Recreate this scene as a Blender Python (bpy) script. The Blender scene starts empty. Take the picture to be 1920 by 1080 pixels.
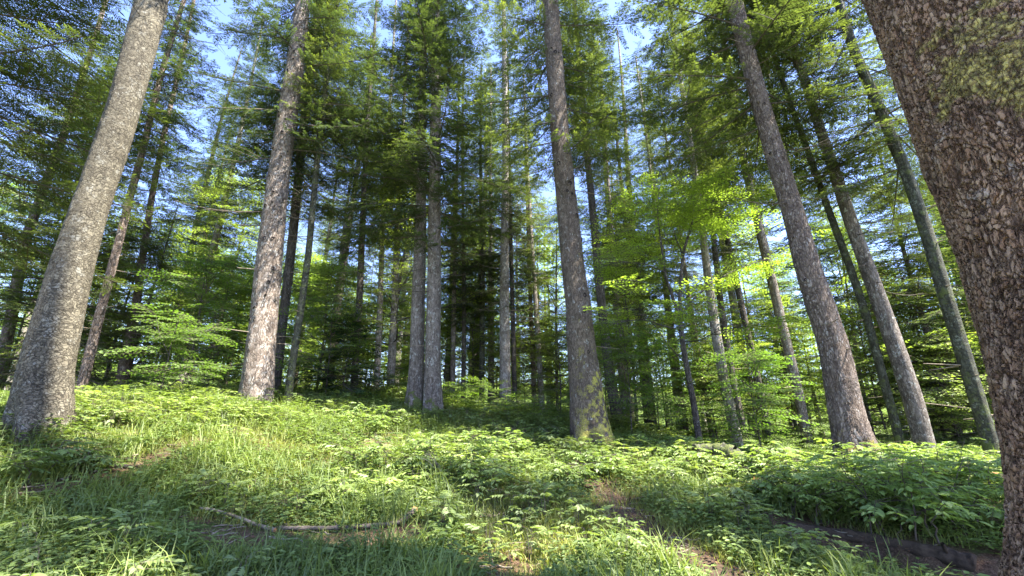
import bpy, math
import numpy as np
R = math.radians
C = bpy.context.scene.collection
sc = bpy.context.scene

# ------------------------------------------------------------------ camera
FPX = 827.0                     # focal length in photo pixels (1920 wide)
PITCH = R(18.0)
EYE = np.array([0.0, 0.0, 1.55])
cam = bpy.data.objects.new('camera', bpy.data.cameras.new('camera'))
C.objects.link(cam)
cam.location = EYE
cam.rotation_euler = (R(90) + PITCH, 0, 0)
cam.data.sensor_width = 36.0
cam.data.lens = 36.0 * FPX / 1920.0
cam.data.clip_start = 0.05
cam.data.clip_end = 2000
sc.camera = cam

# ------------------------------------------------------------------ light
SUN_AZ, SUN_EL = R(110), R(60)          # azimuth clockwise from the view direction (+Y)
w = bpy.data.worlds.new("World"); sc.world = w; w.use_nodes = True
nt = w.node_tree; nt.nodes.clear()
sky = nt.nodes.new('ShaderNodeTexSky'); sky.sky_type = 'NISHITA'; sky.sun_disc = False
sky.sun_elevation = SUN_EL; sky.sun_rotation = SUN_AZ
sky.air_density = 1.0; sky.dust_density = 0.4; sky.ozone_density = 6.0
bg = nt.nodes.new('ShaderNodeBackground'); bg.inputs[1].default_value = 0.12
wo = nt.nodes.new('ShaderNodeOutputWorld')
mx=nt.nodes.new('ShaderNodeMix'); mx.data_type='RGBA'; mx.blend_type='MULTIPLY'; mx.inputs[0].default_value=1.0; mx.inputs[7].default_value=(1.10,.94,1.05,1)
nt.links.new(sky.outputs[0], mx.inputs[6]); nt.links.new(mx.outputs[2], bg.inputs[0]); nt.links.new(bg.outputs[0], wo.inputs[0])
sl = bpy.data.lights.new('sun', 'SUN'); sl.energy = 5.0; sl.angle = R(0.5); sl.color = (1, .95, .86)
so = bpy.data.objects.new('sun', sl); C.objects.link(so)
from mathutils import Vector, Matrix
sd = Vector((math.sin(SUN_AZ)*math.cos(SUN_EL), math.cos(SUN_AZ)*math.cos(SUN_EL), math.sin(SUN_EL)))
so.rotation_euler = sd.to_track_quat('Z', 'Y').to_euler()
so.location = (30, 0, 40)

sc.view_settings.view_transform = 'Standard'; sc.view_settings.look = 'None'
sc.view_settings.gamma = 1.0; sc.view_settings.exposure = 2.65
cy = sc.cycles
cy.max_bounces = 10; cy.diffuse_bounces = 8; cy.glossy_bounces = 2; cy.transmission_bounces = 8
cy.sample_clamp_indirect = 6.0; cy.use_denoising = True

# ------------------------------------------------------------------ pixel -> place
CP, SP = math.cos(PITCH), math.sin(PITCH)
FWD = np.array([0, CP, SP])
def P(px, py, D):
    u = (px-960)/FPX; v = (540-py)/FPX
    dy = CP - v*SP; dz = SP + v*CP
    return np.array([u/dy*D, D, EYE[2] + dz/dy*D])
def depth(p): return float(np.dot(np.asarray(p)-EYE, FWD))

# ------------------------------------------------------------------ mesh building
class G:
    def __init__(s): s.V=[]; s.F=[]; s.M=[]; s.A=[]; s.n=0
    def add(s, V, F, m=0, a=0.5):
        V=np.asarray(V,float).reshape(-1,3); F=np.asarray(F,int).reshape(-1,4)
        s.V.append(V); s.F.append(F+s.n); s.n+=len(V)
        s.M.append(np.full(len(F),m) if np.isscalar(m) else m)
        s.A.append(np.full(len(V),a) if np.isscalar(a) else a)
    def arr(s):
        return (np.concatenate(s.V), np.concatenate(s.F), np.concatenate(s.M), np.concatenate(s.A))
    def place(s, tpl, mats, locs, da=None):
        V,F,M,A = tpl; k=len(mats)
        if k==0: return
        W = np.einsum('kij,nj->kni', mats, V) + locs[:,None,:]
        FF = F[None]+ (np.arange(k)*len(V))[:,None,None]
        AA = np.tile(A,k)
        if da is not None: AA = np.clip(AA + np.repeat(da,len(V)),0,1)
        s.V.append(W.reshape(-1,3)); s.F.append(FF.reshape(-1,4)+s.n); s.n+=k*len(V)
        s.M.append(np.tile(M,k)); s.A.append(AA)
    def mesh(s, name, mats, smooth=False):
        V,F,M,A = s.arr(); return to_mesh(name,V,F,M,A,mats,smooth)
def to_mesh(name,V,F,M,A,mats,smooth=False):
    me=bpy.data.meshes.new(name)
    me.vertices.add(len(V)); me.vertices.foreach_set('co', V.astype(np.float32).ravel())
    me.loops.add(len(F)*4); me.polygons.add(len(F))
    me.loops.foreach_set('vertex_index', F.astype(np.int32).ravel())
    me.polygons.foreach_set('loop_start', np.arange(0,len(F)*4,4,dtype=np.int32))
    me.polygons.foreach_set('material_index', M.astype(np.int32))
    me.polygons.foreach_set('use_smooth', np.full(len(F), smooth) if isinstance(smooth,bool) else smooth)
    at=me.attributes.new('tint','FLOAT','POINT'); at.data.foreach_set('value', A.astype(np.float32))
    for m in mats: me.materials.append(m)
    me.update(calc_edges=True)
    return me
def obj(name, me, parent=None, loc=(0,0,0), color=None):
    o=bpy.data.objects.new(name, me); C.objects.link(o); o.location=loc
    if parent is not None: o.parent=parent
    if color is not None: o.color=(*color,1)
    return o
def tag(o,label=None,cat=None,group=None,kind=None):
    if label: o['label']=label
    if cat: o['category']=cat
    if group: o['group']=group
    if kind: o['kind']=kind
    return o
def thing(name,label,cat,loc,group=None,rz=0):
    o=bpy.data.objects.new(name,None); C.objects.link(o); o.location=loc; o.rotation_euler=(0,0,rz)
    o.empty_display_size=.2
    assert 4<=len(label.split())<=16,label
    return tag(o,label,cat,group)
def nrm(v): return v/ (np.linalg.norm(v,axis=-1,keepdims=True)+1e-9)
def tube(pts, rad, sides=5):
    pts=np.asarray(pts,float); n=len(pts); rad=np.broadcast_to(rad,(n,))
    t=nrm(np.gradient(pts,axis=0))
    ref=np.array([0,0,1.]) if abs(t[0][2])<.8 else np.array([1.,0,0])
    a=nrm(np.cross(t,ref)); b=np.cross(t,a)
    th=np.arange(sides)*2*math.pi/sides
    V=pts[:,None,:]+rad[:,None,None]*(np.cos(th)[None,:,None]*a[:,None,:]+np.sin(th)[None,:,None]*b[:,None,:])
    i=np.arange(n-1)[:,None]*sides; j=np.arange(sides)[None,:]; j2=(j+1)%sides
    F=np.stack([i+j,i+j2,i+sides+j2,i+sides+j],-1).reshape(-1,4)
    return V.reshape(-1,3),F
def leaves(base, dirv, nv, ln, wd, k=.45, fold=0.0):
    """diamond quads: base (N,3), unit dir, unit side, length, width"""
    ln=np.broadcast_to(ln,(len(base),))[:,None]; wd=np.broadcast_to(wd,(len(base),))[:,None]
    up=np.cross(dirv,nv)
    V=np.stack([base, base+dirv*ln*k+nv*wd/2+up*fold*wd, base+dirv*ln, base+dirv*ln*k-nv*wd/2+up*fold*wd],1)
    F=np.arange(len(base)*4).reshape(-1,4)
    return V.reshape(-1,3),F
def rotz(a):
    c,s=np.cos(a),np.sin(a); z=np.zeros_like(c); o=np.ones_like(c)
    return np.stack([np.stack([c,-s,z],-1),np.stack([s,c,z],-1),np.stack([z,z,o],-1)],-2)
def roty(a):
    c,s=np.cos(a),np.sin(a); z=np.zeros_like(c); o=np.ones_like(c)
    return np.stack([np.stack([c,z,s],-1),np.stack([z,o,z],-1),np.stack([-s,z,c],-1)],-2)
def rotx(a):
    c,s=np.cos(a),np.sin(a); z=np.zeros_like(c); o=np.ones_like(c)
    return np.stack([np.stack([o,z,z],-1),np.stack([z,c,-s],-1),np.stack([z,s,c],-1)],-2)

# smooth value noise for geometry
def vnoise(x,y,seed=0):
    r=np.random.default_rng(seed); T=r.random((64,64))
    xi=np.floor(x).astype(int); yi=np.floor(y).astype(int); fx=x-xi; fy=y-yi
    fx=fx*fx*(3-2*fx); fy=fy*fy*(3-2*fy)
    g=lambda a,b:T[a%64,b%64]
    return (g(xi,yi)*(1-fx)+g(xi+1,yi)*fx)*(1-fy)+(g(xi,yi+1)*(1-fx)+g(xi+1,yi+1)*fx)*fy

# ------------------------------------------------------------------ materials
def newmat(name):
    m=bpy.data.materials.new(name); m.use_nodes=True; t=m.node_tree; t.nodes.clear(); return m,t
def N(t,k,**kw):
    n=t.nodes.new(k)
    for a,b in kw.items(): setattr(n,a,b)
    return n
def L(t,a,b): t.links.new(a,b)
def ramp(t,fac,stops,interp='LINEAR'):
    n=N(t,'ShaderNodeValToRGB'); n.color_ramp.interpolation=interp
    e=n.color_ramp.elements
    while len(e)<len(stops): e.new(0.5)
    for i,(p,c) in enumerate(stops):
        e[i].position=p; e[i].color=(*c,1) if len(c)==3 else c
    if fac is not None: L(t,fac,n.inputs[0])
    return n.outputs[0]
def mixc(t,f,a,b,bt='MIX'):
    n=N(t,'ShaderNodeMix',data_type='RGBA',blend_type=bt)
    for i,x in ((0,f),(6,a),(7,b)):
        if hasattr(x,'links'): L(t,x,n.inputs[i])
        else: n.inputs[i].default_value = x if i==0 else (*x,1)
    return n.outputs[2]
def math_(t,op,a,b=None,clamp=False):
    n=N(t,'ShaderNodeMath',operation=op,use_clamp=clamp)
    for i,x in ((0,a),(1,b)):
        if x is None: continue
        if hasattr(x,'links'): L(t,x,n.inputs[i])
        else: n.inputs[i].default_value=x
    return n.outputs[0]
def noise(t,vec,scale,detail=3,rough=.55):
    n=N(t,'ShaderNodeTexNoise'); n.inputs['Scale'].default_value=scale
    n.inputs['Detail'].default_value=detail; n.inputs['Roughness'].default_value=rough
    if vec is not None: L(t,vec,n.inputs['Vector'])
    return n.outputs['Fac']

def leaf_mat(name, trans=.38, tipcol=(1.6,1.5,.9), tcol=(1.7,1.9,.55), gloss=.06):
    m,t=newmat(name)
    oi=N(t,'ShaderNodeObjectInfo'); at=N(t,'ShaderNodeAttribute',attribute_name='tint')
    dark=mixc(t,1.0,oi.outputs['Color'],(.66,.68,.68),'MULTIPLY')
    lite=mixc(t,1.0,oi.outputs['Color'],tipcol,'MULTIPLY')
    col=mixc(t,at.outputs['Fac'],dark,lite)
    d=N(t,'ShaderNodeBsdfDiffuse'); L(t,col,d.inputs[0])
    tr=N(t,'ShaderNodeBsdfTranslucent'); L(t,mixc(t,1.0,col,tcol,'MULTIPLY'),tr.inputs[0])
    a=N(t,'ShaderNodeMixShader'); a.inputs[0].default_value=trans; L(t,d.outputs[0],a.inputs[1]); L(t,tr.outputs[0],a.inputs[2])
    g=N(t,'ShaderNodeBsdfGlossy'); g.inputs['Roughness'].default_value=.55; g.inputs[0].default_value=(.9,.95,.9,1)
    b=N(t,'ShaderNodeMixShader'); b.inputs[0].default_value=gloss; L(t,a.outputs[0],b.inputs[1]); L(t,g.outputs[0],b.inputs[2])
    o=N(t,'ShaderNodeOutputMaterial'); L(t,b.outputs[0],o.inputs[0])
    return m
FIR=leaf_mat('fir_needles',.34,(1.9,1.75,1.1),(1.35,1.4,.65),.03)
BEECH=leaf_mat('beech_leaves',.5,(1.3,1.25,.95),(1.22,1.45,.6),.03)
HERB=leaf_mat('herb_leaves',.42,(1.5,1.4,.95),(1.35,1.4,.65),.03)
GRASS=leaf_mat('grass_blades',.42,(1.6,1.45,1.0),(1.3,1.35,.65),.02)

def simple_mat(name, c1, c2, scale=8, rough=.85, bump=.3, zs=1.0):
    m,t=newmat(name); tc=N(t,'ShaderNodeTexCoord'); mp=N(t,'ShaderNodeMapping'); mp.inputs['Scale'].default_value=(1,1,zs)
    L(t,tc.outputs['Object'],mp.inputs[0])
    f=noise(t,mp.outputs[0],scale,5,.65)
    col=ramp(t,f,[(.3,c1),(.7,c2)])
    p=N(t,'ShaderNodeBsdfPrincipled'); L(t,col,p.inputs['Base Color']); p.inputs['Roughness'].default_value=rough
    p.inputs['Specular IOR Level'].default_value=.2
    b=N(t,'ShaderNodeBump'); b.inputs['Strength'].default_value=bump; b.inputs['Distance'].default_value=.02
    L(t,f,b.inputs['Height']); L(t,b.outputs[0],p.inputs['Normal'])
    o=N(t,'ShaderNodeOutputMaterial'); L(t,p.outputs[0],o.inputs[0]); return m
TWIG=simple_mat('twig_bark',(.05,.04,.03),(.14,.115,.09),20)
DEADTWIG=simple_mat('dead_twig_bark',(.10,.075,.05),(.30,.25,.18),20)
LITTER=simple_mat('leaf_litter',(.05,.026,.015),(.17,.09,.048),3)
BROKEN=simple_mat('broken_wood',(.25,.09,.03),(.5,.24,.1),20)

def bark(name, dark, mid, pale, cell=22, zs=.55, crack=.25, lichen=.3, lichen_col=(.42,.43,.38), moss_h=0.0,
         moss_cover=.0, moss_col=(.085,.10,.028), disp=0.0, bump=.6, cc=.75, furrow=.6, moss_dir=None, patch=None, patch_col=(.26,.21,.06)):
    m,t=newmat(name); tc=N(t,'ShaderNodeTexCoord'); mp=N(t,'ShaderNodeMapping'); mp.inputs['Scale'].default_value=(1,1,zs)
    L(t,tc.outputs['Object'],mp.inputs[0])
    nz=N(t,'ShaderNodeTexNoise'); nz.inputs['Scale'].default_value=cell*.5; nz.inputs['Detail'].default_value=6; nz.inputs['Roughness'].default_value=.65
    L(t,mp.outputs[0],nz.inputs['Vector'])
    ad=N(t,'ShaderNodeVectorMath',operation='MULTIPLY_ADD'); L(t,nz.outputs['Color'],ad.inputs[0])
    ad.inputs[1].default_value=(2.6/cell,)*3; L(t,mp.outputs[0],ad.inputs[2])
    nz2=N(t,'ShaderNodeTexNoise'); nz2.inputs['Scale'].default_value=cell*.16; nz2.inputs['Detail'].default_value=2; L(t,mp.outputs[0],nz2.inputs['Vector'])
    ad2=N(t,'ShaderNodeVectorMath',operation='MULTIPLY_ADD'); L(t,nz2.outputs['Color'],ad2.inputs[0]); ad2.inputs[1].default_value=(6.5/cell,)*3; L(t,ad.outputs[0],ad2.inputs[2]); ad=ad2
    v1=N(t,'ShaderNodeTexVoronoi',feature='DISTANCE_TO_EDGE'); v1.inputs['Scale'].default_value=cell; L(t,ad.outputs[0],v1.inputs['Vector'])
    v2=N(t,'ShaderNodeTexVoronoi'); v2.inputs['Scale'].default_value=cell; L(t,ad.outputs[0],v2.inputs['Vector'])
    sep=N(t,'ShaderNodeSeparateColor'); L(t,v2.outputs['Color'],sep.inputs[0])
    edge=N(t,'ShaderNodeMapRange',interpolation_type='SMOOTHSTEP'); edge.inputs[2].default_value=crack; L(t,v1.outputs['Distance'],edge.inputs[0])
    nf=noise(t,tc.outputs['Object'],cell*2.2,5,.65)
    nl=noise(t,tc.outputs['Object'],2.2,4,.6)
    nm=noise(t,tc.outputs['Object'],7,4,.65)
    base=ramp(t,math_(t,'ADD',math_(t,'MULTIPLY',sep.outputs[0],.5),math_(t,'MULTIPLY',nf,.5)),[(.25,mid),(.8,pale)])
    brk=ramp(t,noise(t,mp.outputs[0],cell*.45,3,.6),[(.34,(.2,.2,.2)),(.58,(1,1,1))])
    base=mixc(t,math_(t,'MULTIPLY',math_(t,'MULTIPLY',math_(t,'SUBTRACT',1.0,edge.outputs[0]),cc),brk),base,dark)
    # long vertical furrows of varying strength
    mv=N(t,'ShaderNodeMapping'); mv.inputs['Scale'].default_value=(1,1,.16); L(t,tc.outputs['Object'],mv.inputs[0])
    fur=ramp(t,noise(t,mv.outputs[0],cell*.9,5,.7),[(.36,(0,0,0)),(.50,(1,1,1))])
    base=mixc(t,math_(t,'MULTIPLY',math_(t,'SUBTRACT',1.0,fur),furrow),base,dark)
    base=mixc(t,.55,base,ramp(t,nl,[(.28,(.38,.36,.34)),(.72,(1.4,1.38,1.35))]),'MULTIPLY')
    if lichen>0:
        lf=ramp(t,nm,[(.62-.25*lichen,(0,0,0)),(.70-.25*lichen,(1,1,1))])
        cellf=math_(t,'GREATER_THAN',sep.outputs[1],.45)
        lf2=math_(t,'MULTIPLY',math_(t,'MULTIPLY',lf,cellf),edge.outputs[0])
        base=mixc(t,math_(t,'MULTIPLY',lf2,.75),base,lichen_col)
    h=math_(t,'ADD',math_(t,'MULTIPLY',math_(t,'MULTIPLY',edge.outputs[0],math_(t,'ADD',1-furrow*.7,math_(t,'MULTIPLY',fur,furrow*.7))),math_(t,'ADD',.5,math_(t,'MULTIPLY',sep.outputs[2],.5))),math_(t,'MULTIPLY',nf,.35))
    sx=N(t,'ShaderNodeSeparateXYZ'); L(t,tc.outputs['Object'],sx.inputs[0])
    mf=None
    nmoss=noise(t,tc.outputs['Object'],5,5,.7)
    if moss_h>0:
        g=math_(t,'SUBTRACT',1.0,math_(t,'DIVIDE',sx.outputs[2],moss_h),True)
        if moss_dir is not None:
            ge=N(t,'ShaderNodeNewGeometry'); dt=N(t,'ShaderNodeVectorMath',operation='DOT_PRODUCT'); L(t,ge.outputs['Normal'],dt.inputs[0]); dt.inputs[1].default_value=moss_dir
            g=math_(t,'MULTIPLY',g,math_(t,'ADD',math_(t,'MULTIPLY',dt.outputs['Value'],1.2),.55,True))
        mf=math_(t,'ADD',math_(t,'MULTIPLY',g,1.25),math_(t,'SUBTRACT',math_(t,'MULTIPLY',nmoss,3.6),2.75))
    if moss_cover>0:
        c=math_(t,'SUBTRACT',nmoss,.85-moss_cover)
        mf=c if mf is None else math_(t,'MAXIMUM',mf,c)
    if patch is not None:
        dd=N(t,'ShaderNodeVectorMath',operation='DISTANCE'); L(t,tc.outputs['Object'],dd.inputs[0]); dd.inputs[1].default_value=patch[:3]
        c=math_(t,'ADD',math_(t,'SUBTRACT',.95,math_(t,'DIVIDE',dd.outputs['Value'],patch[3])),math_(t,'MULTIPLY',math_(t,'SUBTRACT',nmoss,.5),3.0))
        pk=math_(t,'MULTIPLY',math_(t,'MULTIPLY',c,4.0,True),math_(t,'ADD',.35,math_(t,'MULTIPLY',edge.outputs[0],.65))); base=mixc(t,pk,base,ramp(t,noise(t,tc.outputs['Object'],24,4,.6),[(.36,tuple(x*.22 for x in patch_col)),(.5,patch_col),(.66,tuple(min(.8,x*2.3) for x in patch_col))]))
        h=math_(t,'ADD',math_(t,'MULTIPLY',h,math_(t,'SUBTRACT',1.0,math_(t,'MULTIPLY',pk,.85))),math_(t,'MULTIPLY',pk,math_(t,'MULTIPLY',noise(t,tc.outputs['Object'],34,4,.6),1.5)))
    if mf is not None:
        mk=math_(t,'MULTIPLY',mf,7.0,True)
        mc=mixc(t,noise(t,tc.outputs['Object'],60,3,.7),tuple(x*.2 for x in moss_col),tuple(min(1,x*2.1) for x in moss_col))
        base=mixc(t,mk,base,mc)
        h=math_(t,'ADD',math_(t,'MULTIPLY',h,math_(t,'SUBTRACT',1.0,math_(t,'MULTIPLY',mk,.8))),math_(t,'MULTIPLY',mk,math_(t,'MULTIPLY',noise(t,tc.outputs['Object'],32,6,.8),2.6)))
    p=N(t,'ShaderNodeBsdfPrincipled'); L(t,base,p.inputs['Base Color']); p.inputs['Roughness'].default_value=.82
    p.inputs['Specular IOR Level'].default_value=.25
    b=N(t,'ShaderNodeBump'); b.inputs['Strength'].default_value=bump; b.inputs['Distance'].default_value=.02
    L(t,h,b.inputs['Height']); L(t,b.outputs[0],p.inputs['Normal'])
    o=N(t,'ShaderNodeOutputMaterial'); L(t,p.outputs[0],o.inputs[0])
    if disp>0:
        dn=N(t,'ShaderNodeDisplacement'); dn.inputs['Midlevel'].default_value=.5; dn.inputs['Scale'].default_value=disp
        L(t,h,dn.inputs['Height']); L(t,dn.outputs[0],o.inputs['Displacement'])
        m.displacement_method='BOTH'
    return m

PATCH=tuple(P(1885,70,1.80)-np.array([P(2085,1503,2.25)[0],2.25,.12]))+(.42,)
B_NEAR=bark('bark_near',(.05,.025,.013),(.30,.17,.095),(.44,.305,.195),cell=35,zs=.5,crack=.13,cc=.85,furrow=.8,lichen=.10,lichen_col=(.46,.37,.29),
            moss_h=1.15,moss_col=(.10,.13,.03),disp=.022,bump=.5,patch=PATCH)
B_GREY=bark('bark_grey',(.022,.018,.012),(.078,.066,.045),(.175,.155,.11),cell=21,zs=1.25,crack=.12,cc=.8,furrow=.3,lichen=.3,lichen_col=(.20,.19,.155),
            moss_h=0,disp=.010,bump=.45)
B_PALE=bark('bark_pale',(.045,.032,.023),(.145,.11,.085),(.34,.285,.235),cell=20,zs=.5,crack=.12,lichen=.45,lichen_col=(.38,.36,.32),moss_h=.35,disp=.010,bump=.45)
B_BROWN=bark('bark_brown',(.045,.033,.022),(.13,.098,.07),(.27,.215,.165),cell=42,zs=.35,crack=.2,lichen=.25,moss_h=4.2,moss_dir=(.9,-.35,0),
             moss_col=(.32,.29,.06),disp=.010,bump=.5)
B_RED=bark('bark_redbrown',(.05,.033,.024),(.15,.11,.085),(.31,.25,.205),cell=26,zs=.35,crack=.18,lichen=.35,lichen_col=(.36,.32,.28),moss_h=1.0,
           moss_dir=(.3,-.9,0),moss_col=(.26,.20,.06),disp=.012,bump=.5)
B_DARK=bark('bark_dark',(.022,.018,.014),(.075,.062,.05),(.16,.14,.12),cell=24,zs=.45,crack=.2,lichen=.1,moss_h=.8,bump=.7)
B_MOSSY=bark('bark_mossy',(.018,.017,.011),(.05,.048,.030),(.105,.108,.075),cell=18,zs=.8,crack=.12,lichen=.35,lichen_col=(.18,.19,.14),moss_h=2.0,moss_cover=.33,bump=.7)
ROT=simple_mat('rotten_wood',(.015,.011,.008),(.10,.07,.045),9,.95,1.0)
B_MID=bark('bark_mid',(.045,.036,.028),(.15,.12,.095),(.30,.26,.22),cell=24,zs=.45,crack=.18,lichen=.35,moss_h=.9,bump=.7)
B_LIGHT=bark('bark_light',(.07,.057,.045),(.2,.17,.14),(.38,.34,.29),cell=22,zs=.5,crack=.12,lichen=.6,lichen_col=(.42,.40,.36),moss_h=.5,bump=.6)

# ------------------------------------------------------------------ trees of the photograph (pixel waypoints + distance)
# key: (D, [(x,y,width)...] from base up, height, bark, name, category, label, crown spec)
T = {}
def TR(key,D,pts,H,mat,label,crown=None,name='fir_tree',cat='tree',seg=40,dz=.08,flare=.0,group=None):
    T[key]=dict(D=D,pts=pts,H=H,mat=mat,label=label,crown=crown,name=name,cat=cat,seg=seg,dz=dz,flare=flare,group=group)
TR('T1',6.3,[(74,805,138),(81,700,116),(104,600,100),(130,500,87),(162,400,78),(200,300,74),(236,200,69),(265,100,67),(292,0,66)],24,B_GREY,
   'massive grey scaly trunk leaning right at the left edge of the clearing',('tall',9.5,1.0),seg=110,dz=.03,flare=.10)
TR('T2',11,[(480,755,72),(484,700,60),(494,600,54),(505,500,50),(516,400,46),(528,300,40),(541,200,37),(555,100,33),(566,0,28)],27,B_PALE,
   'tall pale grey trunk pitted with dark knot holes on the rise left of centre',('left',6.3,1.0),seg=72,dz=.05,flare=.06)
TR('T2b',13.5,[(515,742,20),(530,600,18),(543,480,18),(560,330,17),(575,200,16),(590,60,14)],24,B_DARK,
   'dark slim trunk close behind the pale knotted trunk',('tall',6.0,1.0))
TR('T2c',11.3,[(537,772,17),(545,700,15),(560,600,14),(578,470,13),(592,340,12),(608,200,10)],18,B_MOSSY,
   'thin crooked mossy trunk leaning right beside the pale knotted trunk',('narrow',7.5,.7),cat='tree')
TR('T3a',12.5,[(778,762,38),(781,700,30),(783,600,27),(785,520,24),(788,420,21),(790,320,18),(793,150,14)],25,B_MID,
   'left stem of the twin trunks rising together in the middle',('dense',5.5,1.0),seg=48,flare=.10)
TR('T3b',12.1,[(812,778,40),(811,700,31),(812,600,28),(814,500,26),(815,400,24),(817,250,21),(818,150,19),(816,0,15)],26,B_MID,
   'right stem of the twin trunks in the middle, behind dense dark boughs',('dense',4.6,1.15),seg=48,flare=.12)
TR('T4',16.5,[(949,782,23),(947,700,20),(946,600,19),(946,500,17),(947,400,15),(948,300,13),(947,200,11),(945,80,9)],24,B_LIGHT,
   'straight slim trunk with bare curved dead branches high up, left of the big centre tree',('sparse',8,1.0))
TR('T5',10,[(1114,842,84),(1106,800,76),(1099,730,62),(1091,661,55),(1083,560,48),(1074,500,44),(1066,400,40),(1055,300,36),(1046,200,33),(1038,100,31),(1031,0,29)],27,B_BROWN,
   'big brown trunk right of centre with bright moss on its flared foot',('right',6.8,1.0),seg=84,dz=.04,flare=.13)
TR('T5b',14,[(1160,800,22),(1146,720,20),(1135,640,18),(1122,520,16),(1112,400,14)],24,B_DARK,
   'dark trunk just behind the moss-footed brown tree',('tall',9,.9))
TR('R6',8.6,[(1614,860,96),(1604,835,82),(1584,760,68),(1567,668,61),(1530,554,54),(1513,500,51),(1489,400,45),(1460,300,41),(1431,200,38),(1403,100,34),(1376,0,32)],26,B_RED,
   'big reddish grey trunk leaning left above the right-hand shrubs, orange moss on its foot',('right2',7.0,1.1),seg=84,dz=.04,flare=.10)
TR('R5',14,[(1518,845,22),(1505,780,20),(1490,710,20),(1462,600,19),(1436,480,18),(1412,370,16),(1390,270,14),(1375,180,12)],24,B_MID,
   'straight grey-brown trunk left of the big reddish trunk',('tall',8,.9))
TR('R7',9.6,[(1697,868,22),(1680,800,20),(1658,720,19),(1630,610,18),(1600,510,17),(1560,400,15),(1520,290,13),(1480,190,12),(1440,80,10)],22,B_MOSSY,
   'thin wavy moss-spotted trunk between the big reddish trunk and the flaky one',('narrow',10,.9))
TR('R8',9.4,[(1742,868,50),(1732,830,45),(1715,760,42),(1697,700,40),(1665,600,37),(1634,510,34),(1600,420,30),(1568,330,26),(1535,240,22),(1495,120,18)],25,B_MID,
   'trunk with peeling ledges of flaky bark behind the right-hand shrubs',('tall',6.0,.9),seg=64,dz=.05,flare=.06)
TR('R10',8.2,[(1872,880,40),(1860,840,37),(1835,760,35),(1803,660,33),(1770,560,31),(1740,460,29),(1700,330,27),(1655,210,25),(1605,90,22),(1575,0,20)],24,B_MOSSY,
   'dark mottled mossy trunk leaning left just beside the huge near trunk',('over',6.0,1.0),seg=56,dz=.05)
TR('R11',2.25,[(2085,1503,640),(2078,1300,510),(2076,1150,440),(2082,1050,405),(2090,950,400),(2072,850,402),(2045,700,404),(2004,540,408),(1965,400,418),(1905,200,435),(1850,0,452),(1785,-220,475),(1700,-480,505)],24,B_NEAR,
   'huge near trunk of scaly brown bark filling the right edge, yellow moss patch high up',('near',6.9,1.0),seg=420,dz=.011,flare=.05)
TR('R2',13,[(1392,872,24),(1376,800,22),(1358,710,21),(1343,620,19),(1328,520,16),(1312,400,13)],22,B_LIGHT,
   'pale trunk with a sunlit foot right of the dark forked beech',('tall',8,.8))
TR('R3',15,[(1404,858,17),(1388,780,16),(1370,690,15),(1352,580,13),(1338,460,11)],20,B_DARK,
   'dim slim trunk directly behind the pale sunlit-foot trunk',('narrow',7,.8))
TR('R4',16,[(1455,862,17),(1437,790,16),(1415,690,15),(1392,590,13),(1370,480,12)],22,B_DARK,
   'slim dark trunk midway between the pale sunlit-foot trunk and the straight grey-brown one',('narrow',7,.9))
TR('L1',11.5,[(143,762,24),(165,680,22),(190,570,20),(212,480,18),(238,380,16),(268,280,14),(300,160,12)],22,B_RED,
   'pinkish slim trunk just right of the massive grey trunk',('narrow',6.5,1.0))
TR('L2',14,[(222,792,36),(228,720,28),(238,650,23),(252,580,18),(264,500,15)],21,B_RED,
   'sunlit reddish trunk with many dead twigs, second behind the massive grey trunk',('deadlow',4.5,.9))
TR('L3',13,[(-20,790,30),(10,640,26),(48,460,23),(84,360,20),(118,260,17),(150,150,13)],23,B_RED,
   'pale reddish trunk half hidden by dark boughs left of the massive grey trunk',('deadlow',5,1.0))
TR('L4',6.6,[(-380,900,70),(-300,700,60),(-225,450,50),(-150,200,42),(-100,60,36),(-80,0,32)],22,B_DARK,
   'near dark fir whose drooping boughs hang across the upper left corner',('over',3.6,1.55))
TR('M1',15,[(664,735,15),(668,650,14),(673,560,13),(678,460,12),(684,340,10)],21,B_DARK,
   'dark slim trunk rising from low dark boughs left of the twin trunks',('narrow',5.0,1.0))
TR('M2',16,[(705,742,13),(709,650,12),(713,560,11),(718,440,9)],20,B_LIGHT,'left of two slender pale trunks beside the twin trunks',('narrow',6,.8))
TR('M3',16.5,[(731,742,16),(736,650,15),(741,560,13),(745,440,11)],20,B_LIGHT,'right of two slender pale trunks beside the twin trunks',('narrow',6,.8))
TR('M4',17,[(848,772,10),(850,650,9),(852,540,8)],16,B_MID,'thin trunk first to the right of the twin trunks',('narrow',3.5,.7))
TR('M5',17,[(868,770,9),(870,650,8),(870,540,8),(868,420,6)],17,B_DARK,'thin dark pole second to the right of the twin trunks',('narrow',3.3,.7))
TR('M6',17.5,[(903,772,11),(904,650,10),(903,540,9),(902,420,7)],17,B_MOSSY,'thin greenish pole third to the right of the twin trunks',('dense2',4,.75))
TR('M7',20,[(921,778,14),(921,700,12),(920,600,10)],19,B_LIGHT,'short-looking sunlit trunk left of the slim trunk with curved dead branches',('narrow',4,.8))
TR('M8',17,[(966,776,10),(963,650,9),(960,540,8)],17,B_DARK,'dark pole touching the slim trunk with curved dead branches',('narrow',4,.8))
TR('M9',18,[(1018,792,11),(1013,700,10),(1006,600,9),(1000,500,8)],17,B_LIGHT,'bright thin trunk with a tangle of dead twigs left of the moss-footed tree',('deadlow',2.5,.8))
TR('M10',19,[(1003,790,9),(1000,700,9),(996,600,8)],17,B_RED,'reddish thin trunk behind the bright thin one',('deadlow',3,.8))
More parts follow.
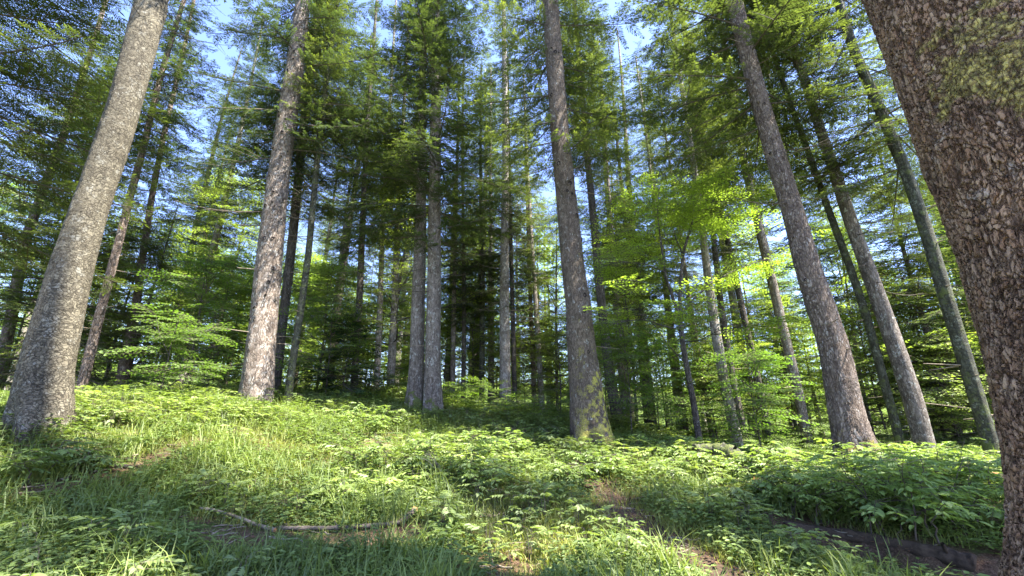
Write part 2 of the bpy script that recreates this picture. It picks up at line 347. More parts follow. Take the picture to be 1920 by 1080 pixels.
TR('N1',20,[(1216,815,12),(1206,720,11),(1195,600,10),(1180,480,9)],20,B_DARK,'dark thin trunk in the shade well to the right of the moss-footed tree',('narrow',5,.9))
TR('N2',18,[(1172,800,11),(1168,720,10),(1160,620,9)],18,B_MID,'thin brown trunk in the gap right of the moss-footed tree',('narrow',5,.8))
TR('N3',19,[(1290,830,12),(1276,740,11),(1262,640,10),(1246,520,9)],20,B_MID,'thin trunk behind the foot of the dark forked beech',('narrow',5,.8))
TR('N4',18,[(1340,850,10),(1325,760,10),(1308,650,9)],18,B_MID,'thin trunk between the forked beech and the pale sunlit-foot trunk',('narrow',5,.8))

# terrain from the feet of those trees plus the visible foreground
cps=[]
for k,d in T.items():
    if k in('R11','L4'): continue
    x,y,_=d['pts'][0]; cps.append(P(x,y,d['D']))
for px,py,D in ((960,1080,4.1),(300,1080,4.0),(1600,1080,4.4),(700,960,5.6),(1150,960,5.9),(960,900,7.2),(300,900,5.9),(1400,930,6.6),(1700,960,5.6),(100,960,4.9)):
    cps.append(P(px,py,D))
cps=[tuple(c) for c in cps]
cps+=[(0,0,0),(3,0,.05),(-3,0,-.05),(0,-6,-.2),(8,-6,-.3),(-8,-6,-.2),(10,2,-.2),(-10,2,.2),(0,24,2.1),(-14,26,2.1),(14,26,.7),(24,14,-.6),(-24,14,1.8),(0,45,1.6),(-30,40,2.4),(30,40,-.5),(40,5,-1.5),(-40,5,1.5),(0,-30,-1)]
cps=np.array(cps)
def tps_k(r2): return np.where(r2>1e-9, .5*r2*np.log(r2+1e-12),0)
def tps_fit(c,lam=.6):
    n=len(c); d=((c[:,None,:2]-c[None,:,:2])**2).sum(-1); A=np.zeros((n+3,n+3)); A[:n,:n]=tps_k(d)+lam*np.eye(n)
    A[:n,n]=1; A[:n,n+1:]=c[:,:2]; A[n:,:n]=A[:n,n:].T
    b=np.zeros(n+3); b[:n]=c[:,2]; return np.linalg.solve(A,b)
WT=tps_fit(cps)
def H(x,y):
    x=np.asarray(x,float); y=np.asarray(y,float); sh=x.shape; x=x.ravel(); y=y.ravel()
    r=np.hypot(x,y); k=np.minimum(1,46/np.maximum(r,1e-6)); xx=x*k; yy=y*k
    out=np.empty(len(x))
    for i in range(0,len(x),40000):
        a=xx[i:i+40000]; b=yy[i:i+40000]
        d=(a[:,None]-cps[None,:,0])**2+(b[:,None]-cps[None,:,1])**2
        out[i:i+40000]=tps_k(d)@WT[:-3]+WT[-3]+WT[-2]*a+WT[-1]*b
    bump=(vnoise(x*.9,y*.9,1)-.5)*.14+(vnoise(x*2.3,y*2.3,2)-.5)*.07
    # the step of the bank beyond the path on the right
    hl=np.clip((r-42)/95,0,1); out=out+hl*hl*(3-2*hl)*(13+5*(vnoise(x*.02+7,y*.02+7,3)-.5))*(y>-20)+bump*np.clip(1.3-r/60,0,1)
    return out.reshape(sh)
def ground_hit(px,py):
    """where the sight line through a photo pixel meets the ground"""
    prev=None
    for D in np.arange(2.0,60,.05):
        p=P(px,py,D)
        if p[2]<=float(H(p[0],p[1])): return p
    return P(px,py,20)

# path strip
PATHPX=[(1420,1150),(1330,1075),(1265,1025),(1200,985),(1150,945),(1115,905),(1085,878)]
PATHP=np.array([ground_hit(x,min(y,1079))[:2] if y<1080 else ground_hit(1330,1079)[:2]+np.array([.45,-.9]) for x,y in PATHPX])
LEFTP=np.array([ground_hit(x,y)[:2] for x,y in ((0,935),(120,915),(230,885),(330,850),(430,815))])
def dist_poly(x,y,pl):
    d=np.full(x.shape,1e9)
    for a,b in zip(pl[:-1],pl[1:]):
        ab=b-a; t=np.clip(((x-a[0])*ab[0]+(y-a[1])*ab[1])/(ab@ab),0,1)
        d=np.minimum(d,np.hypot(x-a[0]-t*ab[0],y-a[1]-t*ab[1]))
    return d
# ------------------------------------------------------------------ ground
def axis_lin(lo,hi,fine_lo,fine_hi,step):
    a=np.arange(fine_lo,fine_hi,step)
    out=[a]; x=fine_hi; s=step; r=[]
    while x<hi: r.append(x); s*=1.12; x+=s
    r.append(hi); l=[]; x=fine_lo; s=step
    while True:
        s*=1.12; x-=s
        if x<lo: break
        l.append(x)
    l.append(lo); return np.array(l[::-1]+list(a)+r)
gx=axis_lin(-300,300,-14,16,.16); gy=axis_lin(-120,420,1.5,20,.16)
X,Y=np.meshgrid(gx,gy); Z=H(X,Y)
BANKP=np.array([ground_hit(x,y)[:2] for x,y in ((1470,985),(1600,1010),(1720,1040),(1850,1060))])
def bank(x,y):
    # little cut bank: ground on the near side of the line lies lower
    t=np.clip((x-BANKP[0,0])/(BANKP[-1,0]-BANKP[0,0]),-.5,1.8)
    ly=np.interp(x,BANKP[:,0],BANKP[:,1]); s=np.clip((ly-y)/.22,0,1)*np.clip(1-(ly-y-.3)/1.8,0,1)
    return -.20*s*np.clip((x-BANKP[0,0]+.4)/.6,0,1)*np.clip((BANKP[-1,0]+1.2-x)/.8,0,1)*(y>ly-3)
H0=H
def H(x,y):
    x=np.asarray(x,float); y=np.asarray(y,float); return H0(x,y)+bank(x,y)
Z=H(X,Y)
m,t=newmat('forest_floor')
tc=N(t,'ShaderNodeTexCoord'); o_=tc.outputs['Object']
at=N(t,'ShaderNodeAttribute',attribute_name='tint')
n1=noise(t,o_,.9,5,.65); n2=noise(t,o_,7,6,.7); n3=noise(t,o_,45,5,.75)
earth=ramp(t,n3,[(.3,(.045,.028,.018)),(.5,(.13,.08,.05)),(.72,(.27,.18,.12))])
green=ramp(t,n2,[(.3,(.035,.055,.012)),(.55,(.09,.13,.028)),(.8,(.17,.20,.05))])
gm=math_(t,'ADD',math_(t,'MULTIPLY',math_(t,'SUBTRACT',n1,.40),6.0),math_(t,'MULTIPLY',math_(t,'SUBTRACT',n2,.5),4.0),True)
gm=math_(t,'MULTIPLY',gm,math_(t,'SUBTRACT',1.0,at.outputs['Fac'],True))
ln_=N(t,'ShaderNodeVectorMath',operation='LENGTH'); L(t,o_,ln_.inputs[0])
gm=math_(t,'MAXIMUM',gm,math_(t,'MULTIPLY',math_(t,'SUBTRACT',ln_.outputs['Value'],14.0),.12,True))
col=mixc(t,gm,earth,green)
p=N(t,'ShaderNodeBsdfPrincipled'); L(t,col,p.inputs['Base Color']); p.inputs['Roughness'].default_value=.95; p.inputs['Specular IOR Level'].default_value=.1
b=N(t,'ShaderNodeBump'); b.inputs['Strength'].default_value=.9; b.inputs['Distance'].default_value=.05; L(t,math_(t,'ADD',n2,n3),b.inputs['Height']); L(t,b.outputs[0],p.inputs['Normal'])
o=N(t,'ShaderNodeOutputMaterial'); L(t,p.outputs[0],o.inputs[0]); FLOOR=m
nx,ny=len(gx),len(gy)
idx=np.arange(nx*ny).reshape(ny,nx)
F=np.stack([idx[:-1,:-1],idx[:-1,1:],idx[1:,1:],idx[1:,:-1]],-1).reshape(-1,4)
xf,yf=X.ravel(),Y.ravel()
bare=np.clip(1.3-dist_poly(xf,yf,PATHP)/.35,0,1)
bare=np.maximum(bare,.75*np.clip(1.3-dist_poly(xf,yf,LEFTP)/.35,0,1)*(vnoise(xf*2.5,yf*2.5,71)>.35))
bare=np.maximum(bare,np.clip(1.2-dist_poly(xf,yf,BANKP)/.35,0,1))
me=to_mesh('ground',np.stack([xf,yf,Z.ravel()],-1),F,np.zeros(len(F)),bare,[FLOOR],True)
tag(obj('ground',me),kind='structure')

def strip(name,pl,wid,matl,lift=.012,kind='structure'):
    # resample the polyline, lay a strip on the ground
    seg=np.r_[0,np.cumsum(np.hypot(*np.diff(pl,axis=0).T))]; s=np.arange(0,seg[-1],.07)
    cx=np.interp(s,seg,pl[:,0]); cyy=np.interp(s,seg,pl[:,1])
    tx=np.gradient(cx); ty=np.gradient(cyy); ln=np.hypot(tx,ty); nxx,nyy=-ty/ln,tx/ln
    k=np.linspace(-1,1,13); wl=wid*(1+.5*(vnoise(s*1.7,s*0+3,5)-.5))*np.clip(np.minimum(s,seg[-1]-s)/.5+.15,.15,1)
    Xs=cx[:,None]+nxx[:,None]*k*wl[:,None]; Ys=cyy[:,None]+nyy[:,None]*k*wl[:,None]
    Xs+=(vnoise(s*5,s*0,6)[:,None]-.5)*.12; 
    Zs=H(Xs,Ys)+lift-.03*np.abs(k)**6
    n,mm=Xs.shape; idx=np.arange(n*mm).reshape(n,mm)
    F=np.stack([idx[:-1,:-1],idx[:-1,1:],idx[1:,1:],idx[1:,:-1]],-1).reshape(-1,4)
    me=to_mesh(name,np.stack([Xs,Ys,Zs],-1).reshape(-1,3),F,np.zeros(len(F)),np.ones(n*mm),[matl],True)
    return tag(obj(name,me),kind=kind)
EARTH=simple_mat('trodden_earth',(.022,.014,.009),(.085,.055,.036),26,.95,.8)
strip('path',PATHP,.33,EARTH)

# ------------------------------------------------------------------ fir boughs
def fir_bough(Lb, seed, fine=False, droop=.18, dens=1.0):
    r=np.random.default_rng(seed); g=G()
    n=9; s=np.linspace(0,1,n); lat=(r.random()-.5)*.3
    ax=np.stack([Lb*s, lat*Lb*s**2, -droop*Lb*s**1.6+ .10*Lb*s**4],-1)
    V,F=tube(ax,.011*Lb**.7*(1-s*.85)+.002,4); g.add(V,F,1)
    ds=(.075 if fine else .11)/dens; xs=np.arange(.12*Lb,Lb,ds)/Lb
    B=[];D_=[];NV=[];LN=[];TI=[];WD=[]
    tw=.024 if fine else .037
    def put(b,d,nv,ln,ti,wd): B.append(b);D_.append(d);NV.append(nv);LN.append(ln);TI.append(ti);WD.append(wd)
    for i,sx in enumerate(xs):
        base=np.array([np.interp(sx,s,ax[:,k]) for k in range(3)])
        e=np.array([np.interp(min(1,sx+.04),s,ax[:,k]) for k in range(3)])-base; e=nrm(e)
        for sg in (-1,1):
            if r.random()<.25+.4*max(0,.3-sx): continue
            ls=Lb*(.40*(1-sx)**.75*min(1,.35+sx*2.2))*(.35+1.05*r.random())+.07
            ls=min(ls,1.1)
            an=R(38+34*r.random()); hang=.12-.5*r.random()
            d=nrm(e*math.cos(an)+np.array([-e[1],e[0],0])*sg*math.sin(an)+np.array([0,0,hang]))
            m_=max(3,int(ls/.25)); q=np.linspace(0,1,m_+1)
            pts=base+d*ls*q[:,None]+np.array([0,0,-.10*ls])*(q**2)[:,None]
            V,F=tube(pts,.0045*(1-q*.6)*(.6+ls),3); g.add(V,F,1)
            k=np.arange(.04,ls,tw); k=k+r.random(len(k))*tw*.5
            if len(k)==0: k=np.array([ls*.5])
            bb=base+d*k[:,None]+np.array([0,0,-.10])*((k/ls)**2*ls)[:,None]
            for s2 in (-1,1):
                side=nrm(np.cross(np.array([0,0,1.]),d))*s2
                a2=R(45)+r.random(len(k))*R(20)
                dd=nrm(d*np.cos(a2)[:,None]+side*np.sin(a2)[:,None]+np.stack([0*k,0*k,-.7*r.random(len(k))+.25],-1))
                nv=nrm(np.cross(np.array([0,0,1.])+1.1*(r.random((len(k),3))-.5),dd))
                ln=(.055+.06*(1-k/ls))*(.8+.5*r.random(len(k)))
                if not fine: ln=ln*1.25
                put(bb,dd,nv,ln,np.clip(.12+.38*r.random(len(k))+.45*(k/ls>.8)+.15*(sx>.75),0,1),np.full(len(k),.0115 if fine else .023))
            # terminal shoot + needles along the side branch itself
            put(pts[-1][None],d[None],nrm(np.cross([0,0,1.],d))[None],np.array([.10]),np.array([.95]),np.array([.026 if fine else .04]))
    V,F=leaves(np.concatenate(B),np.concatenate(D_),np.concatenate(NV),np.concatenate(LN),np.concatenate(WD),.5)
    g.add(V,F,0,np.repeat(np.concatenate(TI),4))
    return g.arr()
def dead_bough(Lb,seed):
    r=np.random.default_rng(seed); g=G(); n=8; s=np.linspace(0,1,n)
    ax=np.stack([Lb*s,(r.random()-.5)*.3*Lb*s**2,-.25*Lb*s+.22*Lb*s**2.5],-1)
    V,F=tube(ax,.009*Lb**.6*(1-s*.85)+.0015,4); g.add(V,F,1)
    for sx in np.linspace(.25,.97,int(7*Lb)+3):
        base=np.array([np.interp(sx,s,ax[:,k]) for k in range(3)])
        sg=r.choice([-1,1]); ls=Lb*.35*(1.05-sx)*(.5+r.random())+.08
        d=nrm(np.array([.7,sg*.8*(.5+r.random()),-.5*r.random()+.1]))
        q=np.linspace(0,1,4); pts=base+d*ls*q[:,None]+np.array([0,0,-.15*ls])*(q**2)[:,None]
        V,F=tube(pts,.004*(1-q*.7),3); g.add(V,F,1)
    return g.arr()
BL=[.5,.9,1.4,2.0,2.7,3.4]
BT=[[fir_bough(l,100*i+j) for j in range(3)] for i,l in enumerate(BL)]
BTF=[[fir_bough(l,100*i+j+50,True) for j in range(2)] for i,l in enumerate(BL) if l>=1.4]; BLF=[l for l in BL if l>=1.4]
DB=[dead_bough(l,700+i) for i,l in enumerate((.5,.8,1.2,1.7,2.2))]; DBL=[.5,.8,1.2,1.7,2.2]

def crown_mesh(name, Hc, L0, n, seed, dead=0, dead_depth=2.5, fine=False, profile=None, azc=None, azw=math.pi, pit=0.0, cf=False):
    """boughs along +z from 0 (crown base) to Hc; azc/azw restrict the azimuths"""
    r=np.random.default_rng(seed); g=G()
    q=np.sort(r.random(n)); z=q*Hc
    az=(np.arange(n)*2.399963+r.random(n)*.8)%(2*math.pi)
    if azc is not None: az=azc+(r.random(n)*2-1)*azw
    if cf:
        k=~((np.cos(az+math.pi/2)>.45)&(r.random(n)<.9)&(q<.75)); az,z,q=az[k],z[k],q[k]; n=len(z)
    prof=(profile or (lambda q:(1-q)**.75*np.minimum(1,.65+q*3)))(q)
    ln=np.maximum(.3,L0*prof*(.55+.6*r.random(n)))
    pitch=R(4)-q*R(26)+(r.random(n)-.5)*R(34)+pit      # + = down
    M=rotz(az)@roty(pitch)@rotx((r.random(n)-.5)*.5)
    LL,TT=(BLF,BTF) if fine else (BL,BT)
    ti=np.abs(ln[:,None]-np.array(LL)[None]).argmin(1); sub=r.integers(0,len(TT[0]),n)
    scl=ln/np.array(LL)[ti]; M=M*scl[:,None,None]
    locs=np.stack([0*z,0*z,z],-1)
    da=(r.random(n)-.5)*.25
    for i in range(len(LL)):
        for j in range(len(TT[0])):
            k=(ti==i)&(sub==j)
            g.place(TT[i][j],M[k],locs[k],da[k])
    if dead:
        z=-r.random(dead)*dead_depth; az=r.random(dead)*2*math.pi; ln=L0*.6*(.4+.7*r.random(dead))
        ti=np.abs(ln[:,None]-np.array(DBL)[None]).argmin(1)
        M=(rotz(az)@roty(R(12)*(r.random(dead)-.2)))*(ln/np.array(DBL)[ti])[:,None,None]
        for i in range(len(DB)):
            k=ti==i; g.place(DB[i],M[k],np.stack([0*z,0*z,z],-1)[k])
    return g.mesh(name,[FIR,TWIG if dead<40 else DEADTWIG],False)
CACHE={}
SPEC={ # Hc, L0, n, extra
 'tall':(16,2.9,150,dict(dead=16,dead_depth=3)),
 'narrow':(12,1.9,115,dict(dead=14,dead_depth=3)),
 'dense':(17,2.9,135,dict(dead=10,dead_depth=1.5)),
 'dense2':(15,2.3,170,dict(dead=8)),
 'sparse':(14,2.6,70,dict(dead=46,dead_depth=4.5)),
 'deadlow':(14,2.2,95,dict(dead=60,dead_depth=4)),
 'left':(18,3.6,150,dict(dead=8,dead_depth=2,cf=True)),
 'right':(18,3.3,150,dict(dead=6,dead_depth=2,cf=True)),
 'right2':(17,3.4,140,dict(dead=6,dead_depth=2,cf=True)),
 'over':(15,3.3,120,dict(fine=True,cf=True)),
 'near':(14,3.5,46,dict(fine=True)),
 'young':(7,1.9,120,dict(profile=lambda q:(1-q)**.8+.05)),
 'young2':(11,2.9,180,dict(profile=lambda q:(1-q)**.8+.05)),
 'sapling':(2.6,1.1,50,dict(profile=lambda q:(1-q)**.8+.1)),
}
def crown(kind,seed=0,color=(.04,.085,.032)):
    key=(kind,seed)
    if key not in CACHE:
        Hc,L0,n,ex=SPEC[kind]; CACHE[key]=crown_mesh('crown_'+kind,Hc,L0,n,sum(map(ord,kind))+seed,**ex)
    return CACHE[key]
rg=np.random.default_rng(11)
def fir_color(v=None):
    v=rg.random() if v is None else v
    a=np.array([.042,.066,.034]); b=np.array([.105,.14,.050]); return tuple(a+(b-a)*v)

# ------------------------------------------------------------------ trunks
def trunk_mesh(name,zs,xs,ys,rs,seg,mat,flare,seed,knots=0,stubs=0):
    r=np.random.default_rng(seed); n=len(zs); th=np.arange(seg)*2*math.pi/seg
    ph=r.random(4)*6.28; hh=np.maximum(zs,0)
    lob=1+flare*np.exp(-hh/.30)[:,None]*1.9*(np.cos(5*th+ph[0])+.6*np.cos(3*th+ph[1]))[None]
    big=1+.035*(vnoise(zs[:,None]*1.3+0*th, 3*np.cos(th)[None]+0*zs[:,None]+9,seed)-.5)*2+.012*np.cos(2*th+ph[2]+zs[:,None]*.3)+.022*(vnoise(zs[:,None]*4+0*th,6*np.cos(th+1)[None]+0*zs[:,None]+20,seed+1)+vnoise(zs[:,None]*3+0*th,6*np.sin(th)[None]+0*zs[:,None]+20,seed+2)-1)
    rr=rs[:,None]*lob*big
    rr[-1]*=.05
    V=np.stack([xs[:,None]+rr*np.cos(th),ys[:,None]+rr*np.sin(th),np.broadcast_to(zs[:,None],rr.shape)],-1)
    i=np.arange(n-1)[:,None]*seg; j=np.arange(seg)[None]; j2=(j+1)%seg
    F=np.stack([i+j,i+j2,i+seg+j2,i+seg+j],-1).reshape(-1,4)
    g=G(); g.add(V.reshape(-1,3),F,0)
    for k in range(stubs):
        z=.8+r.random()*min(12,zs[-1]*.6); a=r.random()*6.28; x=np.interp(z,zs,xs); y=np.interp(z,zs,ys); rad=np.interp(z,zs,rs)
        d=np.array([math.cos(a),math.sin(a),.1-.3*r.random()]); ln=.08+r.random()**2*.9; q=np.linspace(0,1,4)
        V,F=tube(np.array([x,y,z])+d*(rad*.85+ln*q)[:,None],.012*(1-q*.6)*(.6+r.random()),5); g.add(V,F,1)
    return g.mesh(name,[mat,DEADTWIG],True)
def build_tree(key):
    d=T[key]; D=d['D']; pts=d['pts']; n=len(pts)
    Q=np.array([P(x,y,D) for x,y,_ in pts]); rad=[]
    for i,(x,y,wd) in enumerate(pts):
        a=pts[max(0,i-1)]; b=pts[min(n-1,i+1)]; ct=abs(b[1]-a[1])/math.hypot(b[0]-a[0],b[1]-a[1])
        u=(x-960)/FPX; rad.append(wd*ct*depth(Q[i])/(2*FPX)/math.sqrt(1+u*u)**1)
    rad=np.array(rad)
    xt=np.array([p[0] for p in pts],float)
    for _ in range(5):
        for i,(x,y,wd) in enumerate(pts):
            A=Q[min(n-1,i+1)]-Q[max(0,i-1)]; A=A/np.linalg.norm(A); v=EYE-Q[i]; vp=v-A*(v@A); dv=np.linalg.norm(vp); e1=vp/dv; e2=np.cross(A,e1); c_=min(.95,rad[i]/dv); s_=math.sqrt(1-c_*c_); xs=[]
            for sg in (-1,1):
                p0=Q[i]+rad[i]*(c_*e1+sg*s_*e2); uv=[]
                for pp in (p0-A*.2,p0+A*.2):
                    w_=pp-EYE; dd=w_@FWD; uv.append((960+FPX*w_[0]/dd,540-FPX*(w_@np.array([0,-SP,CP]))/dd))
                (xa,ya),(xb,yb)=uv; xs.append(xa+(xb-xa)*(y-ya)/(yb-ya))
            rad[i]*=wd/abs(xs[1]-xs[0]); xt[i]+=(x-(xs[0]+xs[1])/2); Q[i]=P(xt[i],y,D)
    base=Q[0].copy(); base[2]=float(H(base[0],base[1]))
    z=Q[:,2]-base[2]; x=Q[:,0]-base[0]
    Ht=d['H']; sl=(x[-1]-x[-3])/(z[-1]-z[-3])
    zt=z[-1]
    zz=np.concatenate([np.arange(-.45,zt,d['dz']),np.arange(zt,Ht,.35),[Ht]])
    def ev(a,ext):
        v=np.interp(zz,z,a); k=zz>zt; v[k]=ext(zz[k]); return v
    xx=ev(x,lambda q:x[-1]+sl*(q-zt)*np.clip(1-.3*(q-zt)/(Ht-zt),0,1)); xx=np.where(zz<z[0],x[0],xx)
    rr=ev(rad,lambda q:rad[-1]+(.035-rad[-1])*((q-zt)/(Ht-zt)))
    k=max(1,int(.35/d['dz'])); ker=np.ones(2*k+1)/(2*k+1)
    m=zz<=zt
    for a in (xx,rr):
        pad=np.pad(a,(k,k),'edge'); a[:]=np.where(m,np.convolve(pad,ker,'valid'),a)
    rr=rr*(1+.0*zz)
    seed=sum(map(ord,key))
    yy=np.zeros_like(xx)+.06*np.sin(zz*.5+seed)*np.clip(zz/4,0,1)
    root=thing(d['name'],d['label'],d['cat'],base,d['group'])
    me=trunk_mesh('trunk',zz,xx,yy,rr,d['seg'],d['mat'],d['flare'],seed,stubs=26 if d['seg']<100 else 0)
    obj('trunk',me,root)
    if d['crown']:
        kind,z0,s=d['crown']; x0=np.interp(z0,zz,xx); x1=np.interp(min(z0+6,Ht),zz,xx); lean=math.atan2(x1-x0,6)
        c=obj('crown',crown(kind,0 if kind in('left','right','over','near','right2') else seed%2),root,(x0,0,z0),(.052,.074,.030) if kind in('near','over') else fir_color())
        c.rotation_euler=(0,lean,rg.random()*0); c.scale=(s,s,min(1.0,(Ht-z0)/SPEC[kind][0]))
        c.rotation_mode='XYZ'
        if kind not in('left','right','right2','over','near'):
            mrot=Matrix.Rotation(lean,4,'Y')@Matrix.Rotation(rg.random()*6.28,4,'Z'); c.rotation_euler=mrot.to_euler()
    d.update(base=base,zz=zz,xx=xx,rr=rr,root=root)
    return root
for key in T: build_tree(key)

# knot holes on the pale trunk: dark sockets with a raised rim
KN=simple_mat('knot_hole',(.012,.009,.007),(.03,.022,.018),30)
def knots(key,n,seed,zmax,size=.035):
    d=T[key]; r=np.random.default_rng(seed); 
    for k in range(n):
        z=1.2+r.random()*(zmax-1.2); a=-math.pi/2+(r.random()-.5)*2.4
        x=np.interp(z,d['zz'],d['xx']); rad=np.interp(z,d['zz'],d['rr'])*1.0
        g=G(); th=np.arange(10)*2*math.pi/10; s=size*(.5+r.random())
        o=np.array([math.cos(a),math.sin(a),0]); tt=np.array([-math.sin(a),math.cos(a),0]); up=np.array([0,0,1.])
        c=np.array([x,.06*math.sin(z*.5+sum(map(ord,key)))*min(1,z/4),z])+o*(rad-.01)
        prof=[(1.5,.0),(1.15,.028),(.85,.026),(.5,.012),(.05,.006)]
        V=[]
        for rr_,off in prof:
            V.append(c+o*off+s*rr_*(np.cos(th)[:,None]*tt*.8+np.sin(th)[:,None]*up))
        V=np.concatenate(V); i=np.arange(len(prof)-1)[:,None]*10; j=np.arange(10)[None]; j2=(j+1)%10
        F=np.stack([i+j,i+j2,i+10+j2,i+10+j],-1).reshape(-1,4)
        M=np.where(F[:,0]<10,1,0); g.add(V,F,M)
        obj('knot',g.mesh('knot',[KN,d['mat']],True),d['root'])
knots('T2',46,3,11.5); knots('T5',14,4,11,.04); knots('R6',10,5,9,.03)

# ------------------------------------------------------------------ broadleaf sprays
def spray(Ls,seed,leaf=.065,wd=.04):
    r=np.random.default_rng(seed); g=G(); s=np.linspace(0,1,6)
    ax=np.stack([Ls*s,.1*Ls*(r.random()-.5)*s**2,-.10*Ls*s**2],-1)
    V,F=tube(ax,.004*(1-s*.7),3); g.add(V,F,1)
    B=[];Dd=[];Nn=[];Ln=[]
    def lv(b,d,k):
        nv=nrm(np.cross(np.array([0,0,1.])+.9*(r.random(3)-.5),d)); B.append(b);Dd.append(d);Nn.append(nv);Ln.append(leaf*(.7+.5*r.random()))
    for sx in np.arange(.12,1.0,.085/Ls*1.1):
        base=np.array([np.interp(sx,s,ax[:,k]) for k in range(3)])
        for sg in (-1,1):
            ls=Ls*.5*(1-sx)**.7*(.5+.7*r.random())+.03
            an=R(45+20*r.random()); d=nrm(np.array([math.cos(an),sg*math.sin(an),-.25*r.random()+.05]))
            if ls>.10:
                V,F=tube(base+d*np.array([[0],[ls]]),.0022,3); g.add(V,F,1)
                for q in np.arange(.03,ls,.055):
                    s2=1 if int(q/.055)%2 else -1
                    a2=R(50); sd_=np.array([-d[1],d[0],0])*s2
                    lv(base+d*q,nrm(d*math.cos(a2)+sd_*math.sin(a2)+np.array([0,0,-.3*r.random()])),0)
                lv(base+d*ls,d,0)
            else: lv(base,d,0)
    B=np.array(B);Dd=np.array(Dd);Nn=np.array(Nn);Ln=np.array(Ln)
    V,F=leaves(B,Dd,Nn,Ln,Ln*wd/leaf,.45,.12); g.add(V,F,0,np.repeat(.2+.6*r.random(len(B)),4))
    return g.arr()
SPR=[spray(l,40+i) for i,l in enumerate((.5,.7,.9,1.1))]
def put_sprays(g,r,pos,dirs,scale=1.0):
    n=len(pos); az=np.arctan2(dirs[:,1],dirs[:,0])+(r.random(n)-.5)*1.2; pit=-np.arcsin(np.clip(dirs[:,2],-.5,.6))*.5+(r.random(n)-.3)*.4
    M=(rotz(az)@roty(pit)@rotx((r.random(n)-.5)*.5))*(scale*(.8+.4*r.random(n)))[:,None,None]
    sub=r.integers(0,len(SPR),n); da=(r.random(n)-.5)*.3
    for j in range(len(SPR)):
        k=sub==j; g.place(SPR[j],M[k],pos[k],da[k])
def limb(p0,d,ln,r,curve=.3):
    q=np.linspace(0,1,8); side=nrm(np.cross(d,[0,0,1.]))
    return p0+d*ln*q[:,None]+side*curve*ln*(r.random()-.5)*(q**2)[:,None]+np.array([0,0,.12*ln])*(q**2)[:,None]+np.cumsum(r.normal(0,.012*ln,(8,3)),0)*(q>0)[:,None]
def broad_crown(Hc,W,nl,seed,per=9,scale=1.0,shape=1.0):
    """crown of a young broadleaf: limbs off a stem 0..Hc, layered sprays"""
    r=np.random.default_rng(seed); g=G(); PP=[];DD=[]
    for i in range(nl):
        q=(i+r.random()*.8)/nl; z=q*Hc*.95; az=i*2.4+r.random(); el=R(12+45*q)
        ln=W*(1-.75*q**1.6)*(.6+.5*r.random())
        d=np.array([math.cos(az)*math.cos(el),math.sin(az)*math.cos(el),math.sin(el)])
        pts=limb(np.array([0,0,z]),d,ln,r); V,F=tube(pts,(.010+.006*ln)*(1-np.linspace(0,.85,8)),5); g.add(V,F,1)
        for k in range(per):
            s=.25+.75*(k+r.random())/per; b=np.array([np.interp(s,np.linspace(0,1,8),pts[:,c]) for c in range(3)])
            sg=(-1)**k; a=az+sg*R(35+35*r.random())*(1-.6*(s>.9)); PP.append(b); DD.append([math.cos(a),math.sin(a),.1])
    put_sprays(g,r,np.array(PP),np.array(DD),scale)
    return g
def stem(name,Hs,r0,mat,r,bend=.25,seg=8):
    q=np.linspace(0,1,14); pts=np.stack([bend*np.sin(q*2.2+r.random()*3)*q*Hs*.15,bend*np.sin(q*3+r.random()*3)*q*Hs*.12,q*Hs-.0],-1); pts[0,2]=-.3
    V,F=tube(pts,r0*(1-.85*q),seg); g=G(); g.add(V,F,0); return g.mesh(name,[mat],True)

